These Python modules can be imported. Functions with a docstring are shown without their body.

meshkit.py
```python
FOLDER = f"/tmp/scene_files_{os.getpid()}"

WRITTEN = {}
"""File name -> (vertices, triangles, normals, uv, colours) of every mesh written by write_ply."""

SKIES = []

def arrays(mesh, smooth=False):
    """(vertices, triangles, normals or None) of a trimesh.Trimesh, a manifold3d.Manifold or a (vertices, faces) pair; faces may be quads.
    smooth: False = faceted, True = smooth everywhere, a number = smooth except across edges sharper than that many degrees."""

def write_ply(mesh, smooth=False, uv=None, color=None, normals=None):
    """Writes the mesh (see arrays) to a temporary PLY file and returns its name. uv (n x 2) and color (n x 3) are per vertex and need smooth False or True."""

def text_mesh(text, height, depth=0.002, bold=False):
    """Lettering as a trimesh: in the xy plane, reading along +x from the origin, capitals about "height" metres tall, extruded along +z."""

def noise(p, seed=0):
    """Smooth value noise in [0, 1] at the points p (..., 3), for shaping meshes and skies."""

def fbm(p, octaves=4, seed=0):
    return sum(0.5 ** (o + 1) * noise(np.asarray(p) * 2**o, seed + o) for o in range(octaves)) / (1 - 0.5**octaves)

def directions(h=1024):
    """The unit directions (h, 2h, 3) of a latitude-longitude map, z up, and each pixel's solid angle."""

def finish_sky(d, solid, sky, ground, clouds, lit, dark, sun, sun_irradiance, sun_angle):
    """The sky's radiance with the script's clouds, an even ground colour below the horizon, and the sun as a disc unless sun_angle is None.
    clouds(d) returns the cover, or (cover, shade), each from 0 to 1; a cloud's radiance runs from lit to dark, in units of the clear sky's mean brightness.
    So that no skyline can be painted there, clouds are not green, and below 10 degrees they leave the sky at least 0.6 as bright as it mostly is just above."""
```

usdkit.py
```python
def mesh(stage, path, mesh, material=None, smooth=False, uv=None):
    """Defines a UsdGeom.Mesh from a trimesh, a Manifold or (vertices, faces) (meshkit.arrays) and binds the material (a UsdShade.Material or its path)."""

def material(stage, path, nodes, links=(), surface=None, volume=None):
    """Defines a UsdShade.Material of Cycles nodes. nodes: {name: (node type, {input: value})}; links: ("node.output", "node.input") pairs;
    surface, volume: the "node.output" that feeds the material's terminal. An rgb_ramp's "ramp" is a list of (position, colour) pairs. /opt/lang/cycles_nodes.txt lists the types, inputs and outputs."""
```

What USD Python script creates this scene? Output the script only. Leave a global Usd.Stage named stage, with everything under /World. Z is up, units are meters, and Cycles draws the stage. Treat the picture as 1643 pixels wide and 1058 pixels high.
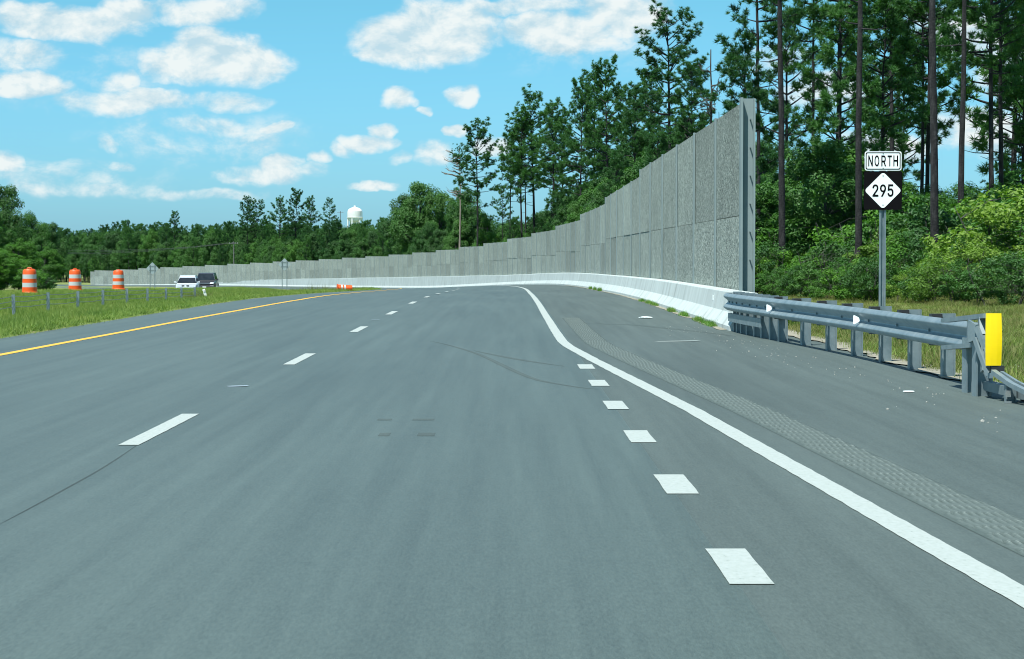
import math, re
import numpy as np
import trimesh
import usdkit, meshkit
from shapely.geometry import Polygon
from pxr import Usd, UsdGeom, UsdLux, UsdShade, Gf, Sdf, Vt

stage = Usd.Stage.CreateInMemory()
UsdGeom.SetStageUpAxis(stage, 'Z')
UsdGeom.SetStageMetersPerUnit(stage, 1.0)
stage.SetDefaultPrim(UsdGeom.Xform.Define(stage, '/World').GetPrim())
UsdGeom.Scope.Define(stage, '/World/Looks')

# ------------------------------------------------------------------ camera, sky, sun
PW, PH, F, HY, EYE = 1643.0, 1058.0, 3600.0, 410.0, 1.4
PITCH = math.atan((PH / 2 - HY) / F)
cam = UsdGeom.Camera.Define(stage, '/World/camera')
cam.CreateHorizontalApertureAttr(36.0)
cam.CreateVerticalApertureAttr(36.0 * PH / PW)
cam.CreateFocalLengthAttr(36.0 * F / PW)
cam.CreateFStopAttr(0.0)
cam.AddTranslateOp().Set(Gf.Vec3d(0, 0, EYE))
cam.AddRotateXOp().Set(90 - math.degrees(PITCH))
cam.CreateExposureAttr(0.80)

SUN = np.array([-0.30, -0.42, 1.0]); SUN /= np.linalg.norm(SUN)
SUN_EL, SUN_ROT = math.asin(SUN[2]), math.atan2(SUN[0], SUN[1])
sun = UsdLux.DistantLight.Define(stage, '/World/sun_light')
sun.CreateIntensityAttr(1.2); sun.CreateAngleAttr(0.53); sun.CreateColorAttr(Gf.Vec3f(1.0, 0.975, 0.93))
sun.GetPrim().CreateAttribute('inputs:normalize', Sdf.ValueTypeNames.Bool).Set(True)
sun.AddRotateZOp().Set(math.degrees(math.atan2(SUN[1], SUN[0])) + 90)
sun.AddRotateXOp().Set(90 - math.degrees(SUN_EL))

# clouds: centre, half size in picture-sized units of angle (1/3600 rad), strength
CLOUDS = [(115, 42, 130, 30, .95), (205, 26, 60, 30, .85), (345, 100, 122, 40, 1.15), (320, 82, 50, 36, .9), (420, 98, 50, 28, .9), (30, 98, 80, 28, .50), (40, 145, 85, 22, .85),
          (200, 165, 110, 24, .80), (185, 132, 40, 22, .6), (370, 165, 75, 18, .62), (330, 205, 90, 18, .55), (455, 208, 30, 10, .5), (330, 22, 90, 26, .6),
          (120, 120, 200, 70, .20), (880, 60, 240, 65, .22), (330, 225, 200, 50, .28), (110, 285, 200, 36, .24), (690, 62, 135, 46, 1.1), (650, 85, 90, 24, 1.0), (720, 30, 80, 40, .95), (900, 50, 130, 38, 1.05), (990, 22, 85, 44, 1.05), (850, 6, 130, 14, .6),
          (640, 156, 32, 22, .8), (740, 156, 30, 16, .95), (725, 211, 24, 11, .8), (678, 178, 16, 9, .45), (590, 236, 46, 16, .95), (615, 216, 20, 16, .9), (548, 248, 20, 14, .7),
          (430, 278, 90, 18, .62), (448, 262, 30, 14, .8), (505, 258, 26, 12, .7), (402, 284, 30, 8, .7), (15, 266, 26, 18, .75), (100, 272, 40, 22, .4), (175, 232, 20, 18, .55), (200, 268, 26, 10, .55),
          (690, 250, 40, 22, .5), (600, 298, 50, 8, .55), (790, 238, 36, 20, .85), (120, 305, 150, 14, .36), (330, 312, 140, 12, .34), (640, 258, 20, 9, .5),
          (1570, 215, 110, 40, .75), (1420, 235, 80, 30, .7), (1560, 60, 110, 40, .8), (1330, 150, 90, 34, .7), (1240, 110, 50, 30, .5), (1640, 120, 70, 60, .7)]


def build_sky():
    n, l = {}, []
    n['sky'] = ('sky_texture', dict(sky_type='single_scattering', sun_disc=False, sun_elevation=SUN_EL, sun_rotation=SUN_ROT, altitude=100.0, air_density=1.0, aerosol_density=0.6, ozone_density=1.6))
    n['tc'] = ('texture_coordinate', {})
    n['sep'] = ('separate_xyz', {}); l.append(('tc.generated', 'sep.vector'))
    n['az'] = ('math', dict(math_type='arctan2')); l += [('sep.x', 'az.value1'), ('sep.y', 'az.value2')]
    n['el'] = ('math', dict(math_type='arcsine')); l.append(('sep.z', 'el.value1'))
    n['uv'] = ('combine_xyz', dict(z=0.0)); l += [('az.value', 'uv.x'), ('el.value', 'uv.y')]
    # ragged edges
    n['wob'] = ('noise_texture', dict(scale=28.0, detail=4.0, roughness=0.6)); l.append(('uv.vector', 'wob.vector'))
    n['wobc'] = ('vector_math', dict(math_type='subtract', vector2=(0.5, 0.5, 0.5))); l.append(('wob.color', 'wobc.vector1'))
    n['wobs'] = ('vector_math', dict(math_type='multiply', vector2=(0.030, 0.016, 0.0))); l.append(('wobc.vector', 'wobs.vector1'))
    n['wuv'] = ('vector_math', dict(math_type='add')); l += [('uv.vector', 'wuv.vector1'), ('wobs.vector', 'wuv.vector2')]
    last = None
    for i, (x, y, w, h, s) in enumerate(CLOUDS):
        c = (math.atan((x - PW / 2) / F), math.atan((HY - y) / F), 0)
        n[f's{i}'] = ('vector_math', dict(math_type='subtract', vector2=c)); l.append(('wuv.vector', f's{i}.vector1'))
        n[f'm{i}'] = ('vector_math', dict(math_type='multiply', vector2=(F / w / 1.15, F / h / 1.15, 0))); l.append((f's{i}.vector', f'm{i}.vector1'))
        n[f'd{i}'] = ('vector_math', dict(math_type='dot_product')); l += [(f'm{i}.vector', f'd{i}.vector1'), (f'm{i}.vector', f'd{i}.vector2')]
        n[f'b{i}'] = ('math', dict(math_type='multiply_add', value2=-s, value3=s)); l.append((f'd{i}.value', f'b{i}.value1'))
        if last:
            n[f'x{i}'] = ('math', dict(math_type='maximum')); l += [(last, f'x{i}.value1'), (f'b{i}.value', f'x{i}.value2')]
            last = f'x{i}.value'
        else:
            last = f'b{i}.value'
    n['bpos'] = ('math', dict(math_type='maximum', value2=0.0)); l.append((last, 'bpos.value1'))
    # the same fair-weather clouds over the rest of the sky
    n['gmap'] = ('mapping', dict(scale=(1.0, 2.6, 1.0))); l.append(('uv.vector', 'gmap.vector'))
    n['gen'] = ('noise_texture', dict(scale=7.0, detail=5.0, roughness=0.55)); l.append(('gmap.vector', 'gen.vector'))
    n['genr'] = ('map_range', dict(from_min=0.50, from_max=0.70, to_min=0.0, to_max=0.9, clamp=True)); l.append(('gen.fac', 'genr.value'))
    n['aaz'] = ('math', dict(math_type='absolute')); l.append(('az.value', 'aaz.value1'))
    n['out1'] = ('map_range', dict(from_min=0.24, from_max=0.34, clamp=True)); l.append(('aaz.value', 'out1.value'))
    n['out2'] = ('map_range', dict(from_min=0.125, from_max=0.19, clamp=True)); l.append(('el.value', 'out2.value'))
    n['out'] = ('math', dict(math_type='maximum')); l += [('out1.result', 'out.value1'), ('out2.result', 'out.value2')]
    n['gen2'] = ('math', dict(math_type='multiply')); l += [('genr.result', 'gen2.value1'), ('out.value', 'gen2.value2')]
    n['body'] = ('math', dict(math_type='maximum')); l += [('bpos.value', 'body.value1'), ('gen2.value', 'body.value2')]
    # billows
    n['pm'] = ('mapping', dict(scale=(1.0, 1.5, 1.0))); l.append(('uv.vector', 'pm.vector'))
    n['puff'] = ('noise_texture', dict(scale=40.0, detail=8.0, roughness=0.60, distortion=0.2)); l.append(('pm.vector', 'puff.vector'))
    n['pm2'] = ('mapping', dict(location=(-0.003, 0.006, 0.0), scale=(1.0, 1.5, 1.0))); l.append(('uv.vector', 'pm2.vector'))
    n['puff2'] = ('noise_texture', dict(scale=40.0, detail=5.0, roughness=0.58, distortion=0.2)); l.append(('pm2.vector', 'puff2.vector'))
    n['den'] = ('math', dict(math_type='multiply_add', value2=1.9)); l.append(('puff.fac', 'den.value1'))
    n['bm'] = ('math', dict(math_type='subtract', value2=1.10)); l += [('body.value', 'bm.value1'), ('bm.value', 'den.value3')]
    n['cov'] = ('map_range', dict(range_type='smoothstep', from_min=-0.18, from_max=0.62, to_min=0.0, to_max=0.97, clamp=True)); l.append(('den.value', 'cov.value'))
    n['gate'] = ('map_range', dict(from_min=0.02, from_max=0.22, clamp=True)); l.append(('body.value', 'gate.value'))
    n['cov2'] = ('math', dict(math_type='multiply')); l += [('cov.result', 'cov2.value1'), ('gate.result', 'cov2.value2')]
    n['lit'] = ('math', dict(math_type='subtract')); l += [('puff.fac', 'lit.value1'), ('puff2.fac', 'lit.value2')]
    n['litr'] = ('map_range', dict(from_min=-0.12, from_max=0.08, clamp=True)); l.append(('lit.value', 'litr.value'))
    n['ccol'] = ('mix_color', dict(a=(4.1, 5.6, 6.3), b=(6.7, 7.2, 7.15), use_clamp=False)); l.append(('litr.result', 'ccol.fac'))
    # summer haze towards the horizon
    n['elr'] = ('map_range', dict(from_min=0.0, from_max=0.12, clamp=True)); l.append(('el.value', 'elr.value'))
    n['air'] = ('mix_color', dict(a=(0.40, 0.83, 1.33), b=(0.41, 0.91, 1.03), use_clamp=False)); l.append(('elr.result', 'air.fac'))
    n['tint'] = ('mix_color', dict(blend_type='multiply', fac=1.0, use_clamp=False)); l += [('sky.color', 'tint.a'), ('air.result', 'tint.b')]
    n['mixc'] = ('mix_color', dict(use_clamp=False)); l += [('cov2.value', 'mixc.fac'), ('tint.result', 'mixc.a'), ('ccol.result', 'mixc.b')]
    n['bg'] = ('background_shader', dict(strength=0.075)); l.append(('mixc.result', 'bg.color'))
    m = usdkit.material(stage, '/World/Looks/sky_look', n, l, surface='bg.background')
    d = UsdLux.DomeLight.Define(stage, '/World/sky')
    UsdShade.MaterialBindingAPI.Apply(d.GetPrim()).Bind(m)
    d.GetPrim().SetCustomDataByKey('kind', 'structure')
    return d


build_sky()

# ------------------------------------------------------------------ naming and mesh helpers
used = {}


def numbered(parent, name):
    k = used.get((parent, name), 0); used[(parent, name)] = k + 1
    return f'{parent}/{name}' + (f'_{k:03d}' if k else '')


def tag(p, label=None, cat=None, group=None, kind=None):
    p = p.GetPrim() if hasattr(p, 'GetPrim') else p
    for k, v in (('label', label), ('category', cat), ('group', group), ('kind', kind)):
        if v: p.SetCustomDataByKey(k, v)
    return p


def thing(name, label, cat, loc=(0, 0, 0), rotz=0.0, group=None, scale=None):
    x = UsdGeom.Xform.Define(stage, numbered('/World', name))
    x.AddTranslateOp().Set(Gf.Vec3d(*map(float, loc))); x.AddRotateZOp().Set(math.degrees(rotz))
    x.AddScaleOp().Set(Gf.Vec3f(*( [1, 1, 1] if scale is None else ([scale] * 3 if np.ndim(scale) == 0 else scale))))
    return tag(x, label, cat, group)


def dup(src, label, loc, rotz=0.0, scale=1.0, group=None, cat=None):
    name = re.sub(r'_\d{3}$', '', src.GetName())
    x = UsdGeom.Xform.Define(stage, numbered('/World', name))
    p = x.GetPrim()
    p.GetReferences().AddInternalReference(src.GetPath()); p.SetInstanceable(True)
    sc = [scale] * 3 if np.ndim(scale) == 0 else scale
    p.GetAttribute('xformOp:translate').Set(Gf.Vec3d(*map(float, loc)))
    p.GetAttribute('xformOp:rotateZ').Set(math.degrees(rotz))
    p.GetAttribute('xformOp:scale').Set(Gf.Vec3f(*map(float, sc)))
    return tag(p, label, cat or src.GetCustomDataByKey('category'), group)


def part(parent, name, mesh, mat, smooth=False, label=None, kind=None):
    base = str(parent.GetPath()) if parent is not None else '/World'
    m = usdkit.mesh(stage, numbered(base, name), mesh.mesh() if isinstance(mesh, MB) else mesh, mat, smooth=smooth)
    return tag(m, label, kind=kind)


def struct(name, mesh, mat, smooth=False):
    return part(None, name, mesh, mat, smooth, kind='structure')


class MB:
    def __init__(s): s.v, s.f, s.n = [], [], 0

    def add(s, v, f):
        v, f = np.asarray(v, float), np.asarray(f, int)
        if f.shape[1] == 4: f = np.vstack([f[:, [0, 1, 2]], f[:, [0, 2, 3]]])
        s.v.append(v); s.f.append(f + s.n); s.n += len(v)
        return s

    def mesh(s): return (np.vstack(s.v), np.vstack(s.f))

    def box(s, c, size, axes=None):
        m = trimesh.creation.box(size)
        v = m.vertices if axes is None else m.vertices @ np.asarray(axes)
        return s.add(v + np.asarray(c, float), m.faces)

    def bar(s, p0, p1, w, h, up=(0, 0, 1)):
        p0, p1 = np.asarray(p0, float), np.asarray(p1, float)
        t = p1 - p0; L = np.linalg.norm(t); t /= L
        a = np.cross(t, up); a /= np.linalg.norm(a); b = np.cross(a, t)
        return s.box((p0 + p1) / 2, (L, w, h), [t, a, b])

    def tube(s, pts, r, sides=6):
        pts = np.asarray(pts, float); r = np.broadcast_to(r, (len(pts),))
        t = np.gradient(pts, axis=0); t /= np.linalg.norm(t, axis=1, keepdims=True) + 1e-12
        ref = np.where(np.abs(t[:, 2:]) < 0.9, [0, 0, 1.0], [1.0, 0, 0])
        a = np.cross(t, ref); a /= np.linalg.norm(a, axis=1, keepdims=True); b = np.cross(t, a)
        an = np.arange(sides) * 2 * np.pi / sides
        v = pts[:, None] + r[:, None, None] * (np.cos(an)[None, :, None] * a[:, None] + np.sin(an)[None, :, None] * b[:, None])
        i, j = np.meshgrid(np.arange(len(pts) - 1), np.arange(sides), indexing='ij')
        q = np.stack([i * sides + j, i * sides + (j + 1) % sides, (i + 1) * sides + (j + 1) % sides, (i + 1) * sides + j], -1).reshape(-1, 4)
        v = v.reshape(-1, 3); k = len(v)
        caps = [[(j + 1) % sides, j, k] for j in range(sides)] + [[k - sides + j, k - sides + (j + 1) % sides, k + 1] for j in range(sides)]
        s.add(np.vstack([v, pts[:1], pts[-1:]]), np.vstack([q[:, [0, 1, 2]], q[:, [0, 2, 3]], caps]))
        return s

    def tm(s, m, M=None):
        v = np.asarray(m.vertices)
        if M is not None: v = v @ np.asarray(M)[:3, :3].T + np.asarray(M)[:3, 3]
        return s.add(v, m.faces)

    def hull(s, pts):
        return s.tm(trimesh.convex.convex_hull(np.asarray(pts, float)))

    def prism(s, poly, frames):
        """Closed 2-D outline carried along frames: list of (origin, e1, e2)."""
        k = len(poly); rows = [np.asarray(o) + poly[:, :1] * np.asarray(e1) + poly[:, 1:] * np.asarray(e2) for o, e1, e2 in frames]
        i, j = np.meshgrid(np.arange(len(rows) - 1), np.arange(k), indexing='ij')
        q = np.stack([i * k + j, i * k + (j + 1) % k, (i + 1) * k + (j + 1) % k, (i + 1) * k + j], -1).reshape(-1, 4)
        tri = np.asarray(trimesh.creation.triangulate_polygon(Polygon(poly), engine='earcut')[1])
        tv = np.asarray(trimesh.creation.triangulate_polygon(Polygon(poly), engine='earcut')[0])
        idx = np.array([np.argmin(((poly - p) ** 2).sum(1)) for p in tv])
        tri = idx[tri]
        s.add(np.vstack(rows), np.vstack([q[:, [0, 1, 2]], q[:, [0, 2, 3]], tri[:, ::-1], tri + (len(rows) - 1) * k]))
        return s


def rng(k): return np.random.default_rng(k)


def lathe(profile, n=24):
    return trimesh.creation.revolve(np.asarray(profile, float), sections=n)


# ------------------------------------------------------------------ the lie of the land
ST = np.unique(np.concatenate([np.arange(-40, 60, 4), np.arange(60, 900, 5), np.arange(900, 3001, 70)]).astype(float))
from scipy.interpolate import PchipInterpolator
_P = PchipInterpolator([-100, 45, 55, 66, 82, 105, 147, 172, 222, 280, 315, 380, 460, 560, 640, 750, 1000, 3000],
                       [1.4, 1.4, 1.402, 1.41, 1.48, 1.66, 1.98, 2.24, 2.95, 3.95, 4.6, 5.5, 6.5, 7.6, 8.5, 9.9, 11.5, 13.0])
PROF = EYE - _P(ST)
_sh = lambda y: np.where(y > 110, np.where(y < 900, (np.clip(y, 110, 900) - 110) ** 2 / 2810, (790 ** 2) / 2810 + (y - 900) * 2 * 790 / 2810), 0.0)
SHIFT = _sh(ST)
prof = lambda y: np.interp(y, ST, PROF)
SUP = np.interp(ST, [0, 75, 105, 147, 172, 240, 3000], [0, 0, .006, .022, .030, .032, .032])     # the curve is banked: the left side lies lower
base_z = lambda u, y: np.interp(y, ST, PROF) + np.interp(y, ST, SUP) * (np.clip(u, -9.0, 4.2) - 4.2)
shift = lambda y: np.interp(y, ST, SHIFT)
LU = [-1500, -400, -120, -70, -52, -46, -41, -37, -35.0, -34.6, -33.9, -22.1, -21.4, -20.9, -20.2, -19.0, -17, -14.5, -12, -10.2, -8.95, -8.75, -8.5, 4.85, 5.02, 5.3, 6, 8, 10, 12, 16, 20, 30, 60, 120, 400, 1500]
LZ = [3, 3, 1.2, .5, .3, .1, -.1, -.2, -.28, -.32, -.40, -.27, -.14, -.04, .03, .07, -.1, -.45, -.3, -.1, .0, .012, -.07, -.07, -.05, .012, .0, -.04, .05, .15, .35, .5, .8, 1.5, 3, 5, 8]
zl = lambda u: np.interp(u, LU, LZ)


def gz(x, y):
    """Ground height at a point."""
    u = np.asarray(x) + shift(y)
    return base_z(u, y) + zl(u)


def ray(px, py):
    v, c, s = (PH / 2 - py) / F, math.cos(PITCH), math.sin(PITCH)
    k = c + v * s
    return (px - PW / 2) / F / k, (-s + v * c) / k


def at(px, py, y):
    a, b = ray(px, py)
    return np.array([a * y, y, EYE + b * y])


def ground_at(px, py, lift=0.0, flat=False):
    a, b = ray(px, py); y0 = 6.0
    for y in np.arange(6.0, 900.0, 0.05 if py > 520 else 0.25):
        z = base_z(a * y + shift(y), y) if flat else gz(a * y, y)
        if EYE + b * y <= z: return np.array([a * y, y, float(z) + lift])
    return np.array([a * 900, 900, gz(a * 900, 900)])


def strip(u0, u1, y0, y1, lift, cols=None, z=None, rag=0.0):
    """A sheet along the carriageway between two lateral offsets (numbers or functions of y)."""
    ys = np.unique(np.concatenate([[y0], ST[(ST > y0) & (ST < y1)], [y1]]))
    if rag:
        ys = np.unique(np.concatenate([ys, np.arange(y0, y1, .12)]))
    U0 = u0(ys) if callable(u0) else np.full(len(ys), float(u0)); U1 = u1(ys) if callable(u1) else np.full(len(ys), float(u1))
    if rag:
        U0 = U0 + rag * (meshkit.fbm(np.stack([ys * 6, ys * 0 + y0, ys * 0], 1), 2, 1) - .5); U1 = U1 + rag * (meshkit.fbm(np.stack([ys * 6, ys * 0 + y0 + 9, ys * 0], 1), 2, 2) - .5)
    ts = np.linspace(0, 1, cols or 2)
    v = []
    for t in ts:
        u = U0 * (1 - t) + U1 * t
        v.append(np.stack([u - shift(ys), ys, base_z(u, ys) + (zl(u) if z else 0) + lift + np.where(ys > 75, .005 if lift > 0 else 0, 0)], 1))
    k = len(ys); v = np.vstack(v)
    i, j = np.meshgrid(np.arange(len(ts) - 1), np.arange(k - 1), indexing='ij')
    q = np.stack([i * k + j, (i + 1) * k + j, (i + 1) * k + j + 1, i * k + j + 1], -1).reshape(-1, 4)
    return (v, q)


# ------------------------------------------------------------------ materials
def mat(name, n, l, s='p.BSDF'): return usdkit.material(stage, '/World/Looks/' + name, n, l, surface=s)


def simple(name, col, rough=0.6, metal=0.0, var=0.15, scale=4.0, bump=0.0, bscale=60.0, **kw):
    lo, hi = [c * (1 - var) for c in col], [min(1, c * (1 + var)) for c in col]
    n = {'g': ('geometry', {}), 'n': ('noise_texture', dict(scale=scale, detail=5.0, roughness=0.6)), 'r': ('rgb_ramp', {'ramp': [(0.3, lo), (0.7, hi)]}), 'p': ('principled_bsdf', dict(roughness=rough, metallic=metal, **kw))}
    l = [('g.position', 'n.vector'), ('n.fac', 'r.fac'), ('r.color', 'p.base_color')]
    if bump:
        n['bn'] = ('noise_texture', dict(scale=bscale, detail=3.0)); n['b'] = ('bump', dict(strength=bump, distance=0.01))
        l += [('g.position', 'bn.vector'), ('bn.fac', 'b.height'), ('b.normal', 'p.normal')]
    return mat(name, n, l)


def asphalt(name, lo, hi, speck=0.5, rough=0.88, spec=0.25):
    n = {'g': ('geometry', {}),
         'streak_map': ('mapping', dict(scale=(5.0, 0.10, 1.0))), 'streak': ('noise_texture', dict(scale=1.0, detail=5.0, roughness=0.65)),
         'patch_map': ('mapping', dict(scale=(0.5, 0.06, 1.0))), 'patch': ('noise_texture', dict(scale=1.0, detail=4.0, roughness=0.55)),
         'mid_map': ('mapping', dict(scale=(14.0, 3.0, 1.0))), 'mid': ('noise_texture', dict(scale=1.0, detail=4.0, roughness=0.7)), 'd': ('math', dict(math_type='multiply_add', value2=0.15)), 'fine_map': ('mapping', dict(scale=(70.0, 14.0, 1.0))), 'fine': ('noise_texture', dict(scale=1.0, detail=3.0, roughness=0.7)),
         'a': ('math', dict(math_type='multiply_add', value2=0.30)), 'b': ('math', dict(math_type='multiply_add', value2=0.35)), 'c': ('math', dict(math_type='multiply', value2=speck)),
         'r': ('rgb_ramp', {'ramp': [(0.42, lo), (0.80, hi)]}),
         'blot': ('noise_texture', dict(scale=2.4, detail=6.0, roughness=0.75)), 'blotr': ('map_range', dict(from_min=0.63, from_max=0.76, to_min=1.0, to_max=0.76, clamp=True)),
         'mul': ('mix_color', dict(blend_type='multiply', fac=1.0)),
         'bmp': ('bump', dict(strength=0.25, distance=0.004)),
         'p': ('principled_bsdf', dict(roughness=rough, specular_ior_level=spec))}
    l = [('g.position', 'streak_map.vector'), ('streak_map.vector', 'streak.vector'), ('g.position', 'patch_map.vector'), ('patch_map.vector', 'patch.vector'), ('g.position', 'fine_map.vector'), ('fine_map.vector', 'fine.vector'),
         ('fine.fac', 'c.value1'), ('streak.fac', 'b.value1'), ('c.value', 'b.value3'), ('patch.fac', 'a.value1'), ('b.value', 'a.value3'), ('g.position', 'mid_map.vector'), ('mid_map.vector', 'mid.vector'), ('mid.fac', 'd.value1'), ('a.value', 'd.value3'), ('d.value', 'r.fac'),
         ('g.position', 'blot.vector'), ('blot.fac', 'blotr.value'), ('r.color', 'mul.a'), ('blotr.result', 'mul.b'), ('mul.result', 'p.base_color'), ('fine.fac', 'bmp.height'), ('bmp.normal', 'p.normal')]
    return mat(name, n, l)


def ramp_noise(name, stops, scale=3.0, mapping=(1, 1, 1), detail=6.0, rough=.85, bump=.3, bscale=40.0, bdist=.01, rnd=0.0, spec=.3, metal=0.0):
    n = {'g': ('geometry', {}), 'm': ('mapping', dict(scale=mapping)), 'n': ('noise_texture', dict(scale=scale, detail=detail, roughness=.62)), 'r': ('rgb_ramp', {'ramp': stops}),
         'bn': ('noise_texture', dict(scale=bscale, detail=4.0)), 'b': ('bump', dict(strength=bump, distance=bdist)), 'p': ('principled_bsdf', dict(roughness=rough, specular_ior_level=spec, metallic=metal)),
         'o': ('object_info', {}), 'ov': ('map_range', dict(to_min=1 - rnd, to_max=1 + rnd)), 'mul': ('mix_color', dict(blend_type='multiply', fac=1.0, use_clamp=False))}
    l = [('g.position', 'm.vector'), ('m.vector', 'n.vector'), ('n.fac', 'r.fac'), ('g.position', 'bn.vector'), ('bn.fac', 'b.height'), ('b.normal', 'p.normal'),
         ('o.random', 'ov.value'), ('r.color', 'mul.a'), ('ov.result', 'mul.b'), ('mul.result', 'p.base_color')]
    return mat(name, n, l)


M = {}
M['road'] = asphalt('worn_grey_asphalt', (.033, .049, .043), (.083, .116, .102), 0.45, .50, .5)
M['shoulder'] = asphalt('dark_asphalt', (.034, .050, .046), (.084, .115, .105), 0.42, .66, .4)
M['seam'] = asphalt('asphalt_joint', (.026, .040, .036), (.055, .078, .070), 0.45, .65, .45)
M['scuff'] = asphalt('tyre_scuffed_asphalt', (.031, .046, .041), (.064, .090, .080), 0.45, .65, .45)
M['white_paint'] = ramp_noise('worn_white_road_paint', [(.27, (.17, .205, .19)), (.38, (.285, .335, .31)), (.6, (.315, .365, .345)), (.8, (.335, .385, .365))], 34.0, (1, .55, 1), rough=.7, bump=.15, bscale=90, bdist=.004)
M['yellow_paint'] = simple('yellow_road_paint', (.62, .36, .03), .6, var=.12, scale=9)
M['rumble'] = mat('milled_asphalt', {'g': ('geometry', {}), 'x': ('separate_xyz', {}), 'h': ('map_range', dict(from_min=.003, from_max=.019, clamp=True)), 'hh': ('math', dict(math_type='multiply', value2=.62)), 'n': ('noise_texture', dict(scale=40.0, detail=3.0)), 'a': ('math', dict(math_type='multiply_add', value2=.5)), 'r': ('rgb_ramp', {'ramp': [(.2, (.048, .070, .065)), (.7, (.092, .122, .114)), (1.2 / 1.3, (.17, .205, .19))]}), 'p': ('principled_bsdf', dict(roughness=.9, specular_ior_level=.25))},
                  [('g.position', 'x.vector'), ('x.z', 'h.value'), ('g.position', 'n.vector'), ('n.fac', 'a.value1'), ('h.result', 'hh.value1'), ('hh.value', 'a.value3'), ('a.value', 'r.fac'), ('r.color', 'p.base_color')])  # worn lighter crests, with groove shade painted into the colour by height
M['concrete'] = None


M['concrete'] = ramp_noise('pale_barrier_concrete', [(.25, (.22, .255, .24)), (.42, (.345, .405, .39)), (.6, (.40, .47, .455)), (.8, (.43, .50, .485))], 1.6, (1, 1, .35), rough=.8, bump=.10, rnd=.03)
M['post_concrete'] = ramp_noise('grey_post_concrete', [(.25, (.155, .215, .215)), (.8, (.215, .28, .28))], 2.0, (1, 1, .4), rough=.85, bump=.1)


def aggregate(name, k):
    n = {'g': ('geometry', {}), 'v': ('voronoi_texture', dict(scale=26.0, randomness=1.0)), 'sep': ('separate_color', {}),
         'r': ('rgb_ramp', {'ramp': [(0, (.074 * k, .092 * k, .080 * k)), (.35, (.178 * k, .222 * k, .194 * k)), (.7, (.288 * k, .338 * k, .292 * k)), (1, (.46 * k, .51 * k, .455 * k))]}),
         'big': ('noise_texture', dict(scale=.8, detail=5.0, roughness=.6)), 'bigr': ('map_range', dict(from_min=.3, from_max=.7, to_min=.85, to_max=1.12, clamp=True)),
         'mul': ('mix_color', dict(blend_type='multiply', fac=1.0, use_clamp=False)),
         'dr': ('map_range', dict(from_min=0.0, from_max=.6, to_min=1.0, to_max=.0, clamp=True)), 'b': ('bump', dict(strength=.55, distance=.012)), 'p': ('principled_bsdf', dict(roughness=.85, specular_ior_level=.25))}
    l = [('g.position', 'v.vector'), ('v.color', 'sep.color'), ('sep.r', 'r.fac'), ('g.position', 'big.vector'), ('big.fac', 'bigr.value'), ('r.color', 'mul.a'), ('bigr.result', 'mul.b'), ('mul.result', 'p.base_color'),
         ('v.distance', 'dr.value'), ('dr.result', 'b.height'), ('b.normal', 'p.normal')]
    return mat(name, n, l)


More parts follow.
